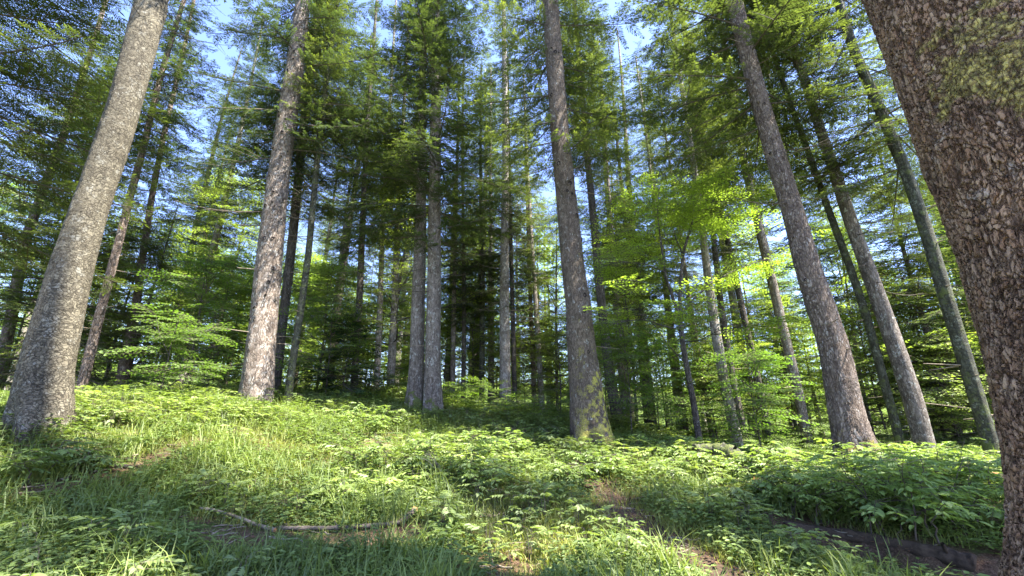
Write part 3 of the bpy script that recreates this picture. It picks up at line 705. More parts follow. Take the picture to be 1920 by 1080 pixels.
# the dark forked beech with bright crown right of centre
def forked_beech():
    D=11.5; r=np.random.default_rng(77); base=P(1313,832,D); base[2]=float(H(base[0],base[1]))
    root=thing('beech_tree','dark thin forked beech with a bright yellow-green layered crown right of centre','tree',base)
    def LP(x,y,dd=0): return P(x,y,D+dd)-base
    g=G(); tips=[]
    def br(pts,r0,r1,s=7):
        pts=np.array(pts); t=np.linspace(0,1,len(pts)); q=np.linspace(0,1,len(pts)*4)
        pp=np.stack([np.interp(q,t,pts[:,c]) for c in range(3)],-1)
        for _ in range(3): pp[1:-1]=(pp[:-2]+pp[1:-1]*2+pp[2:])/4
        V,F=tube(pp,r0+(r1-r0)*q,s); g.add(V,F,0); return pp
    b0=LP(1313,832); b0[2]-=.4
    main=br([b0,LP(1303,770),LP(1290,700),LP(1279,640),LP(1274,580)],.085,.06,10)
    A=br([LP(1274,582),LP(1277,520,.1),LP(1281,470,.2),LP(1298,420,.3),LP(1302,370,.3),LP(1305,310,.2)],.055,.018)
    Bb=br([LP(1276,600),LP(1262,560,-.2),LP(1248,520,-.3),LP(1240,460,-.3),LP(1232,400,-.2),LP(1236,350,0)],.045,.012)
    Cc=br([LP(1275,590),LP(1300,560,.3),LP(1330,535,.6),LP(1365,512,.9),LP(1420,490,1.2),LP(1460,480,1.4)],.032,.008)
    E=br([LP(1278,618),LP(1245,612,-.5),LP(1215,600,-.9),LP(1185,600,-1.2),LP(1150,608,-1.5)],.022,.006)
    Ff=br([LP(1284,680),LP(1255,650,.6),LP(1235,620,1.0),LP(1210,590,1.5),LP(1190,570,1.8)],.02,.006)
    Gg=br([LP(1281,478,.2),LP(1268,450,.5),LP(1258,410,.8),LP(1262,360,.9)],.02,.006)
    Hh=br([LP(1246,510,-.3),LP(1215,496,-.6),LP(1180,490,-1.0),LP(1130,498,-1.3)],.016,.005)
    Ii=br([LP(1300,420,.3),LP(1330,400,.0),LP(1365,385,-.5),LP(1390,370,-.9)],.018,.005)
    Jj=br([LP(1281,640),LP(1310,640,-.6),LP(1345,620,-1.1),LP(1390,612,-1.6)],.018,.005)
    obj('trunk',g.mesh('trunk',[B_DARK],True),root)
    g=G(); PP=[];DD=[]
    C0=LP(1285,430)
    for li,(pts,lo) in enumerate(((A,.5),(Bb,.5),(Cc,.45),(E,.5),(Ff,.5),(Gg,.3),(Hh,.4),(Ii,.3),(Jj,.5))):
        ns=(13,13,9,5,4,10,5,10,5)[li]
        for k in range(ns):
            s=lo+(1-lo)*(k+r.random())/ns; i=min(len(pts)-1,int(s*(len(pts)-1))); b=pts[i]
            for w_ in range(2):
                az=r.random()*6.28; ln=.5+r.random()*1.0; el=.25*r.random()
                d=np.array([math.cos(az),math.sin(az),el]); lp=limb(b,nrm(d),ln,r)
                V,F=tube(lp,.009*(1-np.linspace(0,.8,8)),3); g.add(V,F,1)
                for q in (3,5,7): PP.append(lp[q]); a=az+(r.random()-.5)*1.6; DD.append([math.cos(a),math.sin(a),.05])
    PP=np.array(PP); DD=np.array(DD); mz=np.stack([np.interp(PP[:,2],main[:,2],main[:,c]) for c in (0,1)],-1); dd_=np.hypot(PP[:,0]-mz[:,0],PP[:,1]-mz[:,1])
    kp=~((dd_<1.15)&(PP[:,2]<LP(1280,455)[2])&(r.random(len(PP))<.9)); PP,DD=PP[kp],DD[kp]
    put_sprays(g,r,PP,DD,1.0)
    obj('crown',g.mesh('crown',[BEECH,B_DARK],False),root,color=(.30,.38,.08))
forked_beech()

# young broadleaf trees / thickets behind, each its own tree
BC=[]
for i,(hc,wd,nl,per) in enumerate(((5.0,2.2,26,9),(3.4,1.8,20,9),(7.5,2.8,36,10),(2.2,1.3,14,8))):
    BC.append((broad_crown(hc,wd,nl,300+i,per).mesh('crown',[BEECH,TWIG],False),hc))
SM=[stem('trunk',6.2,.05,B_MOSSY,rg),stem('trunk',4.6,.035,B_DARK,rg),stem('trunk',9,.075,B_MID,rg),stem('trunk',3.1,.022,B_DARK,rg)]
def young_beech(x,y,k,label,group=None,color=(.18,.26,.055),s=1.0,name='beech_sapling'):
    z=float(H(x,y)); root=thing(name,label,'tree' if k!=3 else 'sapling',(x,y,z),group,rg.random()*6.28)
    root.scale=(s,s,s)
    obj('trunk',SM[k],root); obj('crown',BC[k][0],root,(0,0,(1.1,.9,1.4,.6)[k]),color); return root

# background: bright young beeches between and behind the trunks
bk=[(-17,15),(-13,19),(-9.5,17),(-6.5,20),(-4.5,16.5),(-8,25),(-2,24),(1.5,27),(4.5,22),(-14,28),(-20,24),
    (6.5,26),(9,19),(11.5,24),(14,18),(13,14),(16.5,13.5),(18,20),(21,16),(16,26),(24,24),(-24,18),(-5,31),(0,34),(9,33),(20,31),(-18,34),(28,18),(-3,19.5),(2,20),(-9,22),(6,23.5),(11,20),(7.5,17),(-16,24),(16,18.5)]
for i,(x,y) in enumerate(bk):
    k=(0,2,0,1,2)[i%5]
    young_beech(x,y,k,'bright young beech in the background thicket beyond the tall trunks','beeches of the background thicket',
                (.22+.06*rg.random(),.29+.05*rg.random(),.075),1.0+.3*rg.random(),'young_beech')
for i,(px,D) in enumerate(((590,17),(640,19),(700,18),(840,20),(885,18.5),(985,20),(1050,17),(1190,16.5),(1245,19),(1330,17),(1420,18),(1480,17.5),(1650,14),(1780,13),(380,15),(190,16),(930,22),(760,22))):
    x=(px-960)/FPX*D*.97
    young_beech(x,D,(1,3,1,0)[i%4],'bright young beech in the background thicket beyond the tall trunks','beeches of the background thicket',(.27,.33,.085),.9+.4*rg.random(),'young_beech')
# background firs
bf=[(-19,20,'young2'),(-7.5,29,'tall'),(2.5,25,'young'),(7.5,29,'tall'),(6.2,20.5,'narrow'),
    (14.5,23,'narrow'),(-15,33,'tall'),(-22,29,'tall'),(0.5,38,'tall'),(15,36,'tall'),(22,26,'tall'),(26,34,'young2'),(-28,26,'young2'),(-9,38,'tall'),(-2,45,'tall'),
    (20,42,'tall'),(-20,44,'tall'),(32,28,'tall'),(13.5,18.5,'tall'),(-16.5,21,'tall'),(20,18.5,'tall'),(-22,15,'tall'),(-33,34,'tall'),(10,47,'tall'),(-12.5,14.5,'young'),(13,13.5,'young2'),(-13.6,12.4,'young2'),(17,15,'young2'),(20,20,'young2')]
TM={}
def gtrunk(Ht,r0,mat,seed):
    zz=np.arange(-.5,Ht,.5); zz=np.append(zz,Ht); q=np.clip(zz/Ht,0,1)
    r=np.random.default_rng(seed); return trunk_mesh('trunk',zz,.15*np.sin(zz*.25+r.random()*6)*q,.15*np.sin(zz*.2+r.random()*6)*q,r0*(1-.85*q)*(1+.35*np.exp(-np.maximum(zz,0)/.4)),18,mat,.08,seed,stubs=18)
for i,mt in enumerate((B_MID,B_LIGHT,B_DARK)): TM[i]=gtrunk(22,.22,mt,900+i)
TM[3]=gtrunk(11.5,.10,B_DARK,910); TM[4]=gtrunk(7.6,.07,B_DARK,911)
def bg_fir(x,y,kind,label,group,color=None,s=1.0):
    z=float(H(x,y)); root=thing('fir_tree',label,'tree',(x,y,z),group,rg.random()*6.28); root.scale=(s,)*3
    if kind=='young': tm,z0=TM[4],.5
    elif kind=='young2': tm,z0=TM[3],.6
    else: tm,z0=TM[int(rg.integers(0,3))],(4.2+2*rg.random() if kind=='tall' else 7.2 if kind=='dense' else 5)
    obj('trunk',tm,root); obj('crown',crown(kind,int(rg.integers(0,2))),root,(0,0,z0),color or fir_color()); return root
for x,y,k in bf:
    g_='young' in k
    bg_fir(x,y,k,color=tuple(np.array(fir_color())*1.25),label='bushy young fir with boughs to the ground in the far wood' if g_ else 'tall fir standing in the far wood behind the named trunks',
           group='bushy young firs of the far wood' if g_ else 'tall firs of the far wood',s=.9+.25*rg.random())
def lod_tree(seed,Ht,W,z0,n,broad):
    r=np.random.default_rng(seed); g=G(); m_=n//14; q=r.random(m_)**.8; z=z0+q*(Ht-z0); az=r.random(m_)*6.28; rr_=W*(1-q**1.3*.9)*np.sqrt(.15+.85*r.random(m_))
    c=np.stack([np.cos(az)*rr_,np.sin(az)*rr_,z-(0 if broad else .25)*rr_],-1)
    b=np.repeat(c,14,0)+r.normal(0,1,(m_*14,3))*np.array([.38,.38,.10]); k=len(b)
    a=r.random(k)*6.28; d=nrm(np.stack([np.cos(a),np.sin(a),-.3+.5*r.random(k)],-1)); nv=nrm(np.cross(np.array([0,0,1.])+.9*(r.random((k,3))-.5),d))
    V,F=leaves(b,d,nv,(.16 if broad else .22)*(.6+.8*r.random(k)),(.10 if broad else .07),.5); g.add(V,F,0,np.repeat(np.clip(.2+.5*r.random(k)+np.repeat(.4*(r.random(m_)-.5),14),0,1),4))
    q=np.linspace(0,1,8); V,F=tube(np.stack([0*q,0*q,q*Ht*.97-.5],-1),.16*(1-.85*q),5); g.add(V,F,1); return g.arr()
def far_wood(name,label,n,seed,dmin,dmax,broad,color,hs,xw=1.35):
    r=np.random.default_rng(seed); g=G(); TT=[lod_tree(seed*10+i,h_,w_,z0,cnt,broad) for i,(h_,w_,z0,cnt) in enumerate(hs)]
    D=dmin+(dmax-dmin)*r.random(n); x=(r.random(n)*2-1)*xw*D; z=H(x,D); sub=r.integers(0,len(TT),n); M=rotz(r.random(n)*6.28)*(.75+.5*r.random(n))[:,None,None]; da=(r.random(n)-.5)*.5
    for j in range(len(TT)):
        k=sub==j; g.place(TT[j],M[k],np.stack([x,D,z],-1)[k],da[k])
    tag(obj(name,g.mesh(name,[FIR if not broad else BEECH,TWIG]),color=color),label,kind='stuff')
far_wood('far_broadleaf_wood','light green broadleaf wood closing the view far behind the trunks',210,21,25,95,True,(.24,.30,.085),[(9,3.2,.3,3600),(6,2.8,.1,3000),(12,3.8,1.0,4500)])
far_wood('far_conifer_wood','mass of distant firs behind the clearing',80,22,36,110,False,(.12,.155,.075),[(20,3.0,2,4200),(15,2.8,.5,3600),(24,3.2,5,4200)])
for px,D in ((352,19),(622,20.5),(900,23),(1165,20),(1262,22),(1392,19.5),(30,20)):
    bg_fir((px-960)/FPX*D,D,'dense','tall fir standing in the far wood behind the named trunks','tall firs of the far wood')
# slender poles in the far wood
for i in range(8):
    D=19+rg.random()*16; px=600+rg.random()*950; x=(px-960)/FPX*D
    bg_fir(x,D,'narrow','slender far trunk among the background poles','slender poles of the far wood',s=.45+.35*rg.random())
# unseen fir added off the right side so its crown shades the ground
for x,y,k,lab in ((8.9,3.0,'tall','unseen tall fir added beyond the huge near trunk to shade the ground'),):
    bg_fir(x,y,k,lab,'unseen firs added for shade outside the right edge')
# low dark fir boughs at the foot of the pale slim trunks
s_=thing('fir_sapling','low dark spreading young fir left of the twin trunks','sapling',(0,0,0))
b_=P(640,752,14); s_.location=(b_[0],b_[1],float(H(b_[0],b_[1]))); obj('trunk',SM[3],s_); c_=obj('crown',crown('sapling'),s_,(0,0,.25),(.03,.065,.03)); c_.scale=(1.6,1.6,1)
# dark stemmed sapling by the massive grey trunk
def bent_sapling():
    D=9.5; base=P(250,785,D); base[2]=float(H(base[0],base[1])); r=np.random.default_rng(5)
    root=thing('beech_sapling','bent dark-stemmed sapling with airy leaves between the grey trunk and the pale knotted trunk','sapling',base)
    LP=lambda x,y,dd=0:P(x,y,D+dd)-base
    g=G(); lf=G(); PP=[];DD=[]
    for pts,r0 in (([LP(250,790),LP(285,765),LP(300,735),(LP(312,690)),LP(322,640),LP(338,590)],.03),([LP(297,740),LP(330,715),LP(360,695),LP(385,680)],.016),([LP(318,668),LP(300,630),LP(292,590)],.012),([LP(290,760),LP(255,745),LP(215,735)],.014),([LP(325,640),LP(365,625,.3),LP(400,620,.6)],.01)):
        pts=np.array(pts); q=np.linspace(0,1,len(pts)*3); pp=np.stack([np.interp(q,np.linspace(0,1,len(pts)),pts[:,c]) for c in range(3)],-1)
        V,F=tube(pp,r0*(1-.8*q),6); g.add(V,F,0)
        for i in range(2,len(pp)):
            a=r.random()*6.28; PP.append(pp[i]); DD.append([math.cos(a),math.sin(a),.1])
            a+=2.5; PP.append(pp[i]); DD.append([math.cos(a),math.sin(a),.1])
    obj('trunk',g.mesh('trunk',[B_DARK],True),root)
    put_sprays(lf,r,np.array(PP),np.array(DD),.9); obj('crown',lf.mesh('crown',[BEECH,TWIG]),root,color=(.13,.20,.05))
bent_sapling()
for (px,py,D,k,lab) in ((420,700,17,0,'bright green sapling glowing between the grey trunk and the pale knotted trunk'),
                        (610,740,13.5,3,'small leafy sapling right of the thin crooked mossy trunk'),
                        (1185,820,12,3,'leafy sapling in the shade right of the moss-footed tree'),
                        (1240,850,14,3,'green sapling behind the dark forked beech'),
                        (1430,850,12,3,'sapling with layered leaves left of the straight grey-brown trunk'),
                        (330,790,12.5,1,'sunlit sapling behind the bent dark-stemmed one')):
    b_=P(px,py,D); young_beech(b_[0],b_[1],k,lab,color=(.16,.25,.055))

# background trees: say in which gap between the big trunks each one stands
AN=[(-400,None),(88,'massive grey trunk'),(484,'knotted trunk'),(795,'twin trunks'),(947,'dead-branched slim trunk'),(1097,'moss-footed trunk'),(1290,'forked beech'),(1572,'big reddish trunk'),(1760,'flaky trunk'),(2600,None)]
ORD=['first','second','third','fourth','fifth','sixth','seventh','eighth','ninth','tenth','eleventh','twelfth']
KND={'beeches of the background thicket':'young beech','bushy young firs of the far wood':'bushy young fir','tall firs of the far wood':'tall fir','slender poles of the far wood':'slender pole'}
bins={}
for o_b in [q_ for q_ in C.objects if q_.get('group')]:
    gname=o_b.get('group')
    if gname in KND and o_b.parent is None:
        l_=o_b.location; p_=np.array([l_.x,l_.y,l_.z+1.5])-EYE; px=960+FPX*p_[0]/(p_@FWD)
        if px<-220 or px>2050: 
            for c_b in list(o_b.children): bpy.data.objects.remove(c_b)
            bpy.data.objects.remove(o_b); continue
        i=max(k for k in range(len(AN)) if AN[k][0]<=px); bins.setdefault((gname,i),[]).append((px,o_b))
for (gname,i),ls in bins.items():
    a,b=AN[i][1],AN[i+1][1]
    wh=('between '+a+' and '+b) if a and b else (('left of the '+b) if b else ('right of the '+a))
    for j,(px,o_b) in enumerate(sorted(ls,key=lambda q:q[0])):
        o_b['label']=('far '+KND[gname]+' '+wh) if len(ls)==1 else (ORD[j]+' far '+KND[gname]+' from the left, '+wh)

# ------------------------------------------------------------------ leafy shrubs (compound leaves)
def comp_leaf(seed,Lr=.2,n=3,lf=.085):
    r=np.random.default_rng(seed); g=G(); q=np.linspace(0,1,5)
    ax=np.stack([Lr*q,0*q,.05*Lr*q-.25*Lr*q**2],-1); V,F=tube(ax,.0018,3); g.add(V,F,1)
    B=[];Dd=[]
    for i in range(n):
        s=.35+.6*i/n
        for sg in(-1,1): B.append([Lr*s,0,-.02*s]); Dd.append([.55,sg*.8,-.15-.2*r.random()])
    B.append(ax[-1]); Dd.append([1,0,-.25]); B=np.array(B); Dd=nrm(np.array(Dd))
    nv=nrm(np.cross(np.array([0,0,1.])+.35*(r.random((len(B),3))-.5),Dd)); ln=lf*(.75+.4*r.random(len(B)))
    # six-sided leaflets: two quads each, folded on the midrib
    up=np.cross(Dd,nv)
    for sg in (-1,1):
        V=np.stack([B,B+Dd*(ln*.3)[:,None]+nv*sg*(ln*.22)[:,None]+up*.012,B+Dd*(ln*.7)[:,None]+nv*sg*(ln*.17)[:,None]+up*.01,B+Dd*ln[:,None]],1)
        g.add(V.reshape(-1,3),np.arange(len(B)*4).reshape(-1,4),0,np.repeat(.3+.5*r.random(len(B)),4))
    return g.arr()
CLF=[comp_leaf(60+i,.16+.03*i,3+(i%2),.075+.008*i) for i in range(5)]
def shrub(x,y,W,Hs,ns,seed,label,color,group=None,name='leafy_shrub'):
    Hs*=.78; ns=max(5,int(ns*.78)); r=np.random.default_rng(seed); z=float(H(x,y)); root=thing(name,label,'shrub',(x,y,z),group)
    gs=G(); gl=G(); PP=[];AZ=[]
    for i in range(ns):
        a=r.random()*6.28; rad=W*1.25*r.random()**.6; tip=np.array([math.cos(a)*rad,math.sin(a)*rad,Hs*(.35+.75*r.random())*(1-.2*(rad/W)**2)])
        b=np.array([tip[0]*.55,tip[1]*.55,-.1]); q=np.linspace(0,1,9)
        pts=b+(tip-b)*np.stack([q**1.5,q**1.5,q**.8],-1); pts[:,:2]+=r.normal(0,.015,(9,2))
        tz=z+0*q
        V,F=tube(pts,.009*(1-.75*q),5); gs.add(V,F,0)
        for k in range(11):
            s=.5+.5*(k+r.random())/11; PP.append([np.interp(s,q,pts[:,c]) for c in range(3)]); AZ.append(r.random()*6.28)
            if r.random()<.3:
                aa=AZ[-1]; ln=.15+.25*r.random(); p0=np.array(PP[-1]); p1=p0+np.array([math.cos(aa)*ln,math.sin(aa)*ln,.05])
                V,F=tube(np.array([p0,p1]),.003,3); gs.add(V,F,0)
                for m_ in range(3): PP.append(p0+(p1-p0)*(.5+.5*r.random())); AZ.append(aa+(r.random()-.5)*2.4)
    PP=np.array(PP);AZ=np.array(AZ);n=len(PP)
    M=(rotz(AZ)@roty((r.random(n)-.45)*.5)@rotx((r.random(n)-.5)*.5))*(.55+.4*r.random(n))[:,None,None]; sub=r.integers(0,5,n); da=(r.random(n)-.5)*.35
    for j in range(5):
        k=sub==j; gl.place(CLF[j],M[k],PP[k],da[k])
    obj('stem',gs.mesh('stem',[TWIG],True),root); obj('foliage',gl.mesh('foliage',[HERB,TWIG]),root,color=color)
GR=(.155,.225,.075)
shr=[ # px,py(base),D,W,H,n,label
 (740,880,7.6,.75,.75,15,'sunlit leafy shrub left of the middle of the clearing, in front of the twin trunks'),
 (865,905,7.0,.7,.7,14,'leafy shrub with bare twigs at the middle of the clearing'),
 (930,860,8.6,.8,.65,14,'low spreading shrub in front of the slim trunk with curved dead branches'),
 (690,830,10,.9,.75,14,'shaded shrub at the foot of the twin trunks on their left'),
 (1060,915,6.6,.4,.5,7,'small pale-leaved shrub just left of the earth path'),
 (1105,885,8.2,.35,.4,9,'low bright bush at the foot of the moss-footed tree'),
 (1030,830,10.5,.6,.5,10,'bright little shrub left of the foot of the moss-footed tree'),
 (1500,960,6.6,.8,.75,17,'leafy shrub below the big reddish trunk, left end of the right-hand thicket'),
 (1600,980,6.0,.8,.95,20,'leafy shrub in the middle of the right-hand thicket'),
 (1715,985,5.4,.8,1.05,22,'tall leafy shrub of the right-hand thicket below the flaky trunk'),
 (1820,990,4.7,.65,.95,17,'leafy shrub at the right end of the thicket, next to the huge near trunk'),
 (1570,900,8.0,.9,.75,16,'shrub right against the foot of the big reddish trunk'),
 (1740,905,7.6,.9,.75,16,'shrub behind the right-hand thicket at the foot of the flaky trunk'),
 (1430,900,8.6,.8,.55,12,'small shrub beside the mossy fallen log'),
 (1220,870,9.8,.8,.6,12,'green shrub right of the moss-footed tree'),
 (1340,890,9.2,.7,.5,9,'low shrub in the shade left of the mossy fallen log'),
 (100,830,5.6,.45,.5,10,'shrub hugging the foot of the massive grey trunk'),
 (575,770,12,.9,.6,12,'dim shrub right of the thin crooked mossy trunk'),
 (1880,930,6.4,.8,.95,14,'bright shrub behind the huge near trunk'),
]
for i,(px,py,D,W,Hs,n,lab) in enumerate(shr):
    b_=ground_hit(px,py) if py>870 else P(px,py,D); v=rg.random()
    if py>870 and b_[1]>D*1.6: b_=P(px,py,D)
    shrub(b_[0],b_[1],W,Hs,n,500+i,lab,tuple(np.array(GR)*(.8+.5*v)))

# ------------------------------------------------------------------ ground cover (nobody could count it)
def grass_tuft(seed,n=16,h=.28,spread=.06,wid=.006):
    r=np.random.default_rng(seed); g=G()
    a=r.random(n)*6.28; lean=.25+.8*r.random(n); hh=h*(.45+.7*r.random(n)); b=np.stack([r.normal(0,spread,n),r.normal(0,spread,n),np.full(n,-.02)],-1)
    d=np.stack([np.cos(a),np.sin(a),0*a],-1); sd_=np.stack([-np.sin(a),np.cos(a),0*a],-1)
    q=np.array([0,.35,.7,1.0]); wq=np.array([1,.9,.6,.08])*wid
    C_=b[:,None]+d[:,None]*(lean*hh)[:,None,None]*(q**2)[None,:,None]*.9+np.array([0,0,1.])*hh[:,None,None]*(q-.25*lean[:,None]*q**3)[...,None]
    Lf=C_-sd_[:,None]*wq[None,:,None]; Rt=C_+sd_[:,None]*wq[None,:,None]
    V=np.stack([Lf,Rt],2).reshape(-1,3)
    i=np.arange(n)[:,None]*8+np.arange(3)[None]*2; F=np.stack([i,i+1,i+3,i+2],-1).reshape(-1,4)
    g.add(V,F,0,np.repeat(.2+.6*r.random(n),8)); return g.arr()
def herb(seed,n=7,h=.12,leaf=.05,spread=.07,round_=.75):
    r=np.random.default_rng(seed); g=G(); a=r.random(n)*6.28; rad=spread*np.sqrt(r.random(n)); hh=h*(.4+.8*r.random(n))
    b=np.stack([np.cos(a)*rad,np.sin(a)*rad,hh],-1); dz=-.35*r.random(n)+.1
    d=nrm(np.stack([np.cos(a),np.sin(a),dz],-1)); nv=nrm(np.cross(np.array([0,0,1.])+.6*(r.random((n,3))-.5),d)); ln=leaf*(.6+.7*r.random(n))
    up=np.cross(d,nv)
    for sg in (-1,1):
        V=np.stack([b,b+d*(ln*.35)[:,None]+nv*sg*(ln*.5*round_)[:,None]+up*.004,b+d*(ln*.75)[:,None]+nv*sg*(ln*.36*round_)[:,None],b+d*ln[:,None]],1)
        g.add(V.reshape(-1,3),np.arange(n*4).reshape(-1,4),0,np.repeat(.15+.7*r.random(n),4))
    return g.arr()
GT=[grass_tuft(i,14+2*(i%3),(.20,.26,.34,.16)[i%4]) for i in range(8)]
GS=[grass_tuft(20+i,18,.10,.09,.003) for i in range(4)]
HT=[herb(i,8,(.10,.16,.07)[i%3],(.045,.06,.035)[i%3],(.08,.10,.07)[i%3],(.7,.45,.9)[i%3]) for i in range(9)]
LT=[]
for i in range(6):
    r=np.random.default_rng(i+90); n=5; a=r.random(n)*6.28; b=np.stack([r.normal(0,.06,n),r.normal(0,.06,n),.004+.012*r.random(n)],-1)
    d=nrm(np.stack([np.cos(a),np.sin(a),.2*(r.random(n)-.5)],-1)); nv=nrm(np.cross(np.array([0,0,1.])+.5*(r.random((n,3))-.5),d))
    V,F=leaves(b,d,nv,.045*(.6+.6*r.random(n)),.024,.45,.15); g=G(); g.add(V,F,0,.5); LT.append(g.arr())
def sample(n,dmin,dmax,pw,seed,xw=1.3):
    r=np.random.default_rng(seed); u=r.random(n); e=2-pw
    D=(dmin**e+u*(dmax**e-dmin**e))**(1/e); x=(r.random(n)*2-1)*xw*D*.95; return x,D,r
def scatter(name,tpls,x,y,r,sc_,mats,color,label=None,lift=0,da=None):
    g=G(); n=len(x); z=H(x,y)+lift; sub=r.integers(0,len(tpls),n)
    M=rotz(r.random(n)*6.28)@rotx((r.random(n)-.5)*.3); M=M*(sc_*(.7+.6*r.random(n)))[:,None,None]; locs=np.stack([x,y,z],-1)
    da=(r.random(n)-.5)*.4 if da is None else da
    for j in range(len(tpls)):
        k=sub==j; g.place(tpls[j],M[k],locs[k],da[k])
    o=obj(name,g.mesh(name,mats),color=color); return tag(o,label,kind='stuff')
LOGP=np.array([ground_hit(x,yy)[:2] for x,yy in ((372,972),(440,990),(520,1002),(640,1002),(740,994),(778,988))])
ROTP=np.array([ground_hit(x,yy)[:2] for x,yy in ((1470,990),(1650,1020),(1830,1065))])
def clear(x,y,wp=.34,wl=.35): return (dist_poly(x,y,LOGP-np.array([0,.22]))>.27)&(dist_poly(x,y,ROTP)>.2)& (dist_poly(x,y,PATHP)>wp)&((dist_poly(x,y,LEFTP)>wl*.6)|(vnoise(x*2.5,y*2.5,71)<.4))&(dist_poly(x,y,BANKP)>.22)
trees_xy=np.array([d['base'][:2] for d in T.values()])
# tall grass tufts
x,y,r=sample(11000,2.6,14,1.0,1); nz=vnoise(x*.8+5,y*.8,31); keep=(nz+.4*vnoise(x*3,y*3,66)>.68)&clear(x,y)&(r.random(len(x))<np.clip(1.25-(y-4)*.09,.15,1)*np.where(x<2.2,1,.45))
x,y=x[keep],y[keep]; scatter('tall_grass',GT,x,y,r,1.0+0*x,[GRASS],(.15,.205,.07),'tufts of long arching grass blades over the clearing',da=(vnoise(x*1.1,y*1.1,8)-.5)*.7)
# short grass
x,y,r=sample(19000,2.4,13,1.0,2); nz=vnoise(x*.7,y*.7,33); keep=(nz>.30)&clear(x,y,.2,.25); x,y=x[keep],y[keep]
scatter('short_grass',GS,x,y,r,1.0+.05*y,[GRASS],(.17,.20,.065),'short fine grass and moss between the taller tufts',da=(vnoise(x*1.5,y*1.5,9)-.5)*.7)
# herbs
x,y,r=sample(60000,2.4,22,1.0,3); nz=vnoise(x*.9+9,y*.9+3,35)+.25*vnoise(x*3,y*3,36); keep=(nz>.40)&clear(x,y,.26,.32); x,y=x[keep],y[keep]
scatter('ground_herbs',HT,x,y,r,.75+.045*y,[HERB],(.125,.185,.06),'low broad-leaved herbs carpeting the forest floor',da=(vnoise(x*1.3,y*1.3,10)-.5)*.7)
# compound-leaved seedlings
SD=[]
for i in range(6):
    rr_=np.random.default_rng(i+170); g=G(); n=6+i%3; a=np.arange(n)*2.4+rr_.random(n); hh=.10+.22*rr_.random(n)
    M=(rotz(a)@roty((rr_.random(n)-.6)*.7))*(.7+.5*rr_.random(n))[:,None,None]
    for j in range(n): g.place(CLF[j%5],M[j:j+1],np.array([[math.cos(a[j])*.03,math.sin(a[j])*.03,hh[j]]]))
    for j in range(0,n,2): V,F=tube(np.array([[0,0,-.03],[math.cos(a[j])*.03,math.sin(a[j])*.03,hh[j]]]),.0025,3); g.add(V,F,1)
    SD.append(g.arr())
x,y,r=sample(3600,3.2,16,1.0,12); nz=vnoise(x*.6+2,y*.6+8,37)+.3*vnoise(x*2.5,y*2.5,38); keep=(nz>.62)&clear(x,y,.4,.4)&(r.random(len(x))<np.clip((y-3)*.22,.12,1)); x,y=x[keep],y[keep]
scatter('leafy_seedlings',SD,x,y,r,.62+.025*y,[HERB,TWIG],(.17,.23,.08),'knee-high seedlings with compound leaves covering the rise',da=(vnoise(x*1.3,y*1.3,13)-.5)*.6)
# litter
x,y,r=sample(16000,2.4,12,1.0,4); k=(dist_poly(x,y,PATHP)<.6)|(dist_poly(x,y,LEFTP)<.8)|(r.random(len(x))<.35); x,y=x[k],y[k]
scatter('leaf_litter',LT,x,y,r,.9+0*x,[LITTER],(1,1,1),'brown fallen leaves and needles on the bare earth')
TWT=[]
for i in range(5):
    rr_=np.random.default_rng(i+400); g=G(); q=np.linspace(-.5,.5,6)[:,None]; ln=.18+.3*rr_.random(); d=np.array([[1,0,0.]]); pts=d*q*ln+rr_.normal(0,.008,(6,3))+np.array([0,0,.015]); V,F=tube(pts,.004+.004*rr_.random(),5); g.add(V,F,0)
    V,F=tube(np.array([pts[3],pts[3]+[.06,.08,.02]]),.0028,4); g.add(V,F,0); TWT.append(g.arr())
x,y,r=sample(900,2.6,11,1.0,14); scatter('fallen_twigs',TWT,x,y,r,1.0+0*x,[DEADTWIG],(1,1,1),'small dead twigs strewn over the ground')
# far undergrowth
x,y,r=sample(5200,12,45,1.0,6,1.25); keep=vnoise(x*.35,y*.35,44)>.33; x,y=x[keep],y[keep]
UB=[]
for i in range(4):
    rr_=np.random.default_rng(i+7); g=G(); n=9; a=rr_.random(n)*6.28; rad=.35*np.sqrt(rr_.random(n)); PPx=np.stack([np.cos(a)*rad,np.sin(a)*rad,.15+.6*rr_.random(n)],-1)
    put_sprays(g,rr_,PPx,np.stack([np.cos(a),np.sin(a),.2+0*a],-1),.7); UB.append(g.arr())
scatter('undergrowth',UB,x[:1500],y[:1500],r,1.0+0*x[:1500],[BEECH,TWIG],(.18,.26,.06),'bright leafy undergrowth filling the wood behind the clearing')

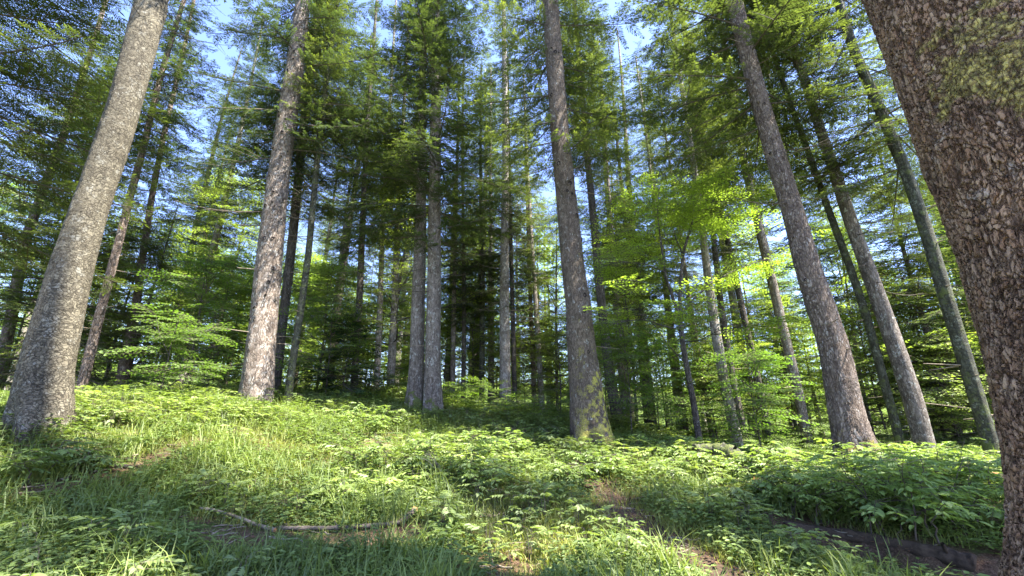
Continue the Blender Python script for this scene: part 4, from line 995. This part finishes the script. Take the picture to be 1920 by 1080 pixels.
# ------------------------------------------------------------------ fallen wood
def log(name,label,pxs,r0,r1,mat,cat='branch',lift=.03,seg=12,end=True,tint=BROKEN):
    pts=[]
    for q in pxs:
        p=ground_hit(q[0],q[1]); 
        if len(q)>2: p=p+np.array([0,0,q[2]])
        pts.append(p)
    pts=np.array(pts); base=pts.mean(0); q=np.linspace(0,1,len(pts)*6); r=np.random.default_rng(len(label))
    pp=np.stack([np.interp(q,np.linspace(0,1,len(pts)),pts[:,c]) for c in range(3)],-1)
    for _ in range(2): pp[1:-1]=(pp[:-2]+pp[1:-1]*2+pp[2:])/4
    pp[:,2]+=lift; rad=(r0+(r1-r0)*q)*(1+.25*(r.random(len(q))-.5))
    pp=np.vstack([pp[:1],pp,pp[-1:]]); rad=np.r_[.0005,rad,.0005]
    V,F=tube(pp-base,rad,seg); V=V+r.normal(0,1,V.shape)*np.repeat(rad,seg)[:,None]*.09; g=G(); M=np.zeros(len(F),int); M[-seg*2:]=1; g.add(V,F,M)
    for k in range(4):
        i=int(len(pp)*(.15+.7*r.random())); d=nrm(r.normal(0,1,3)+np.array([0,0,.6])); V,F=tube(pp[i]-base+d*np.array([[0],[rad[i]+.05+.08*r.random()]]),rad[i]*.25,4); g.add(V,F,0)
    o=obj(name,g.mesh(name,[mat,tint],True),loc=base); return tag(o,label,cat)
log('fallen_branch','thin curved grey stick rising out of the grass at lower left',[(372,968,.06),(400,972,.06),(440,982,.05),(480,992,.02),(520,1000,0)],.012,.018,DEADTWIG,lift=.02)
log('fallen_branch','thick dead branch with an orange broken end lying in the grass',[(520,1000),(570,1000),(640,999),(700,994),(745,990),(762,983,.02),(778,974,.06)],.018,.031,TWIG,lift=.045)
log('dead_stick','short reddish stick in the grass right of the foreground middle-left, upper of a pair',[(770,1046),(795,1050),(818,1054)],.010,.012,B_RED,lift=.02)
log('dead_stick','short reddish stick in the grass, lower of a pair',[(772,1068),(800,1066),(822,1063)],.008,.010,B_RED,lift=.02)
log('dead_stick','small red-brown stick lying left of the stick pair',[(570,1061),(590,1064),(606,1066)],.009,.012,BROKEN,lift=.02)
log('dead_stick','pale twig on the shaded bare ground at left',[(205,878),(228,877),(252,880)],.012,.012,DEADTWIG,lift=.03)
log('mossy_log','rotten mossy log sloping down among the shrubs right of the forked beech',[(1305,868,.16),(1340,868,.18),(1375,874,.16),(1405,895,.08),(1425,920,0)],.11,.16,B_MOSSY,'log',lift=.05,seg=18)
log('rotten_log','dark rotten log along the shaded bank at lower right',[(1470,985),(1560,1000),(1650,1015),(1760,1040),(1830,1060)],.05,.085,ROT,'log',lift=-.005,seg=14,tint=ROT)
# cut stump by the near trunk
def stump():
    D=6.2; b=P(1908,935,D); b[2]=float(H(b[0],b[1])); root=thing('tree_stump','cut grey stump with a reddish top between the mottled trunk and the huge near trunk','stump',b)
    top=P(1905,888,D)[2]-b[2]; zz=np.linspace(-.3,top,24); rr_=.22*(1+.4*np.exp(-np.maximum(zz,0)/.2))
    obj('trunk',trunk_mesh('trunk',zz,0*zz,0*zz,np.r_[rr_[:-1],rr_[-1]*18],28,B_GREY,.05,4),root)
    th=np.arange(28)*2*math.pi/28; V=[];
    for q in (1,.66,.33,.02): V.append(np.stack([.225*q*np.cos(th),.225*q*np.sin(th),np.full(28,top+.004+.01*(1-q))],-1))
    V=np.concatenate(V); i=np.arange(3)[:,None]*28; j=np.arange(28)[None]; F=np.stack([i+j,i+(j+1)%28,i+28+(j+1)%28,i+28+j],-1).reshape(-1,4)
    g=G(); g.add(V,F,0); obj('cut_face',g.mesh('cut_face',[BROKEN],True),root)
stump()
# bare twigs standing in the middle shrub
def twigs():
    b=ground_hit(835,905); g=G(); r=np.random.default_rng(9)
    for px,py in ((790,860),(800,850),(812,858),(850,850),(760,890),(900,905)):
        tip=P(px,py,b[1]-.1)-b; q=np.linspace(0,1,7)[:,None]; pts=tip*q+np.array([0,0,.05])*np.sin(q*3)+r.normal(0,.008,(7,3)); V,F=tube(pts,.007*(1-.6*q[:,0]),5); g.add(V,F,0)
        for k in (3,4,5): V,F=tube(np.array([pts[k],pts[k]+r.normal(0,.08,3)+np.array([0,0,.05])]),.003,3); g.add(V,F,0)
    tag(obj('dead_twigs',g.mesh('dead_twigs',[DEADTWIG],True),loc=b),'bundle of bare pale twigs poking out of the shrub at the middle of the clearing','twigs')
twigs()
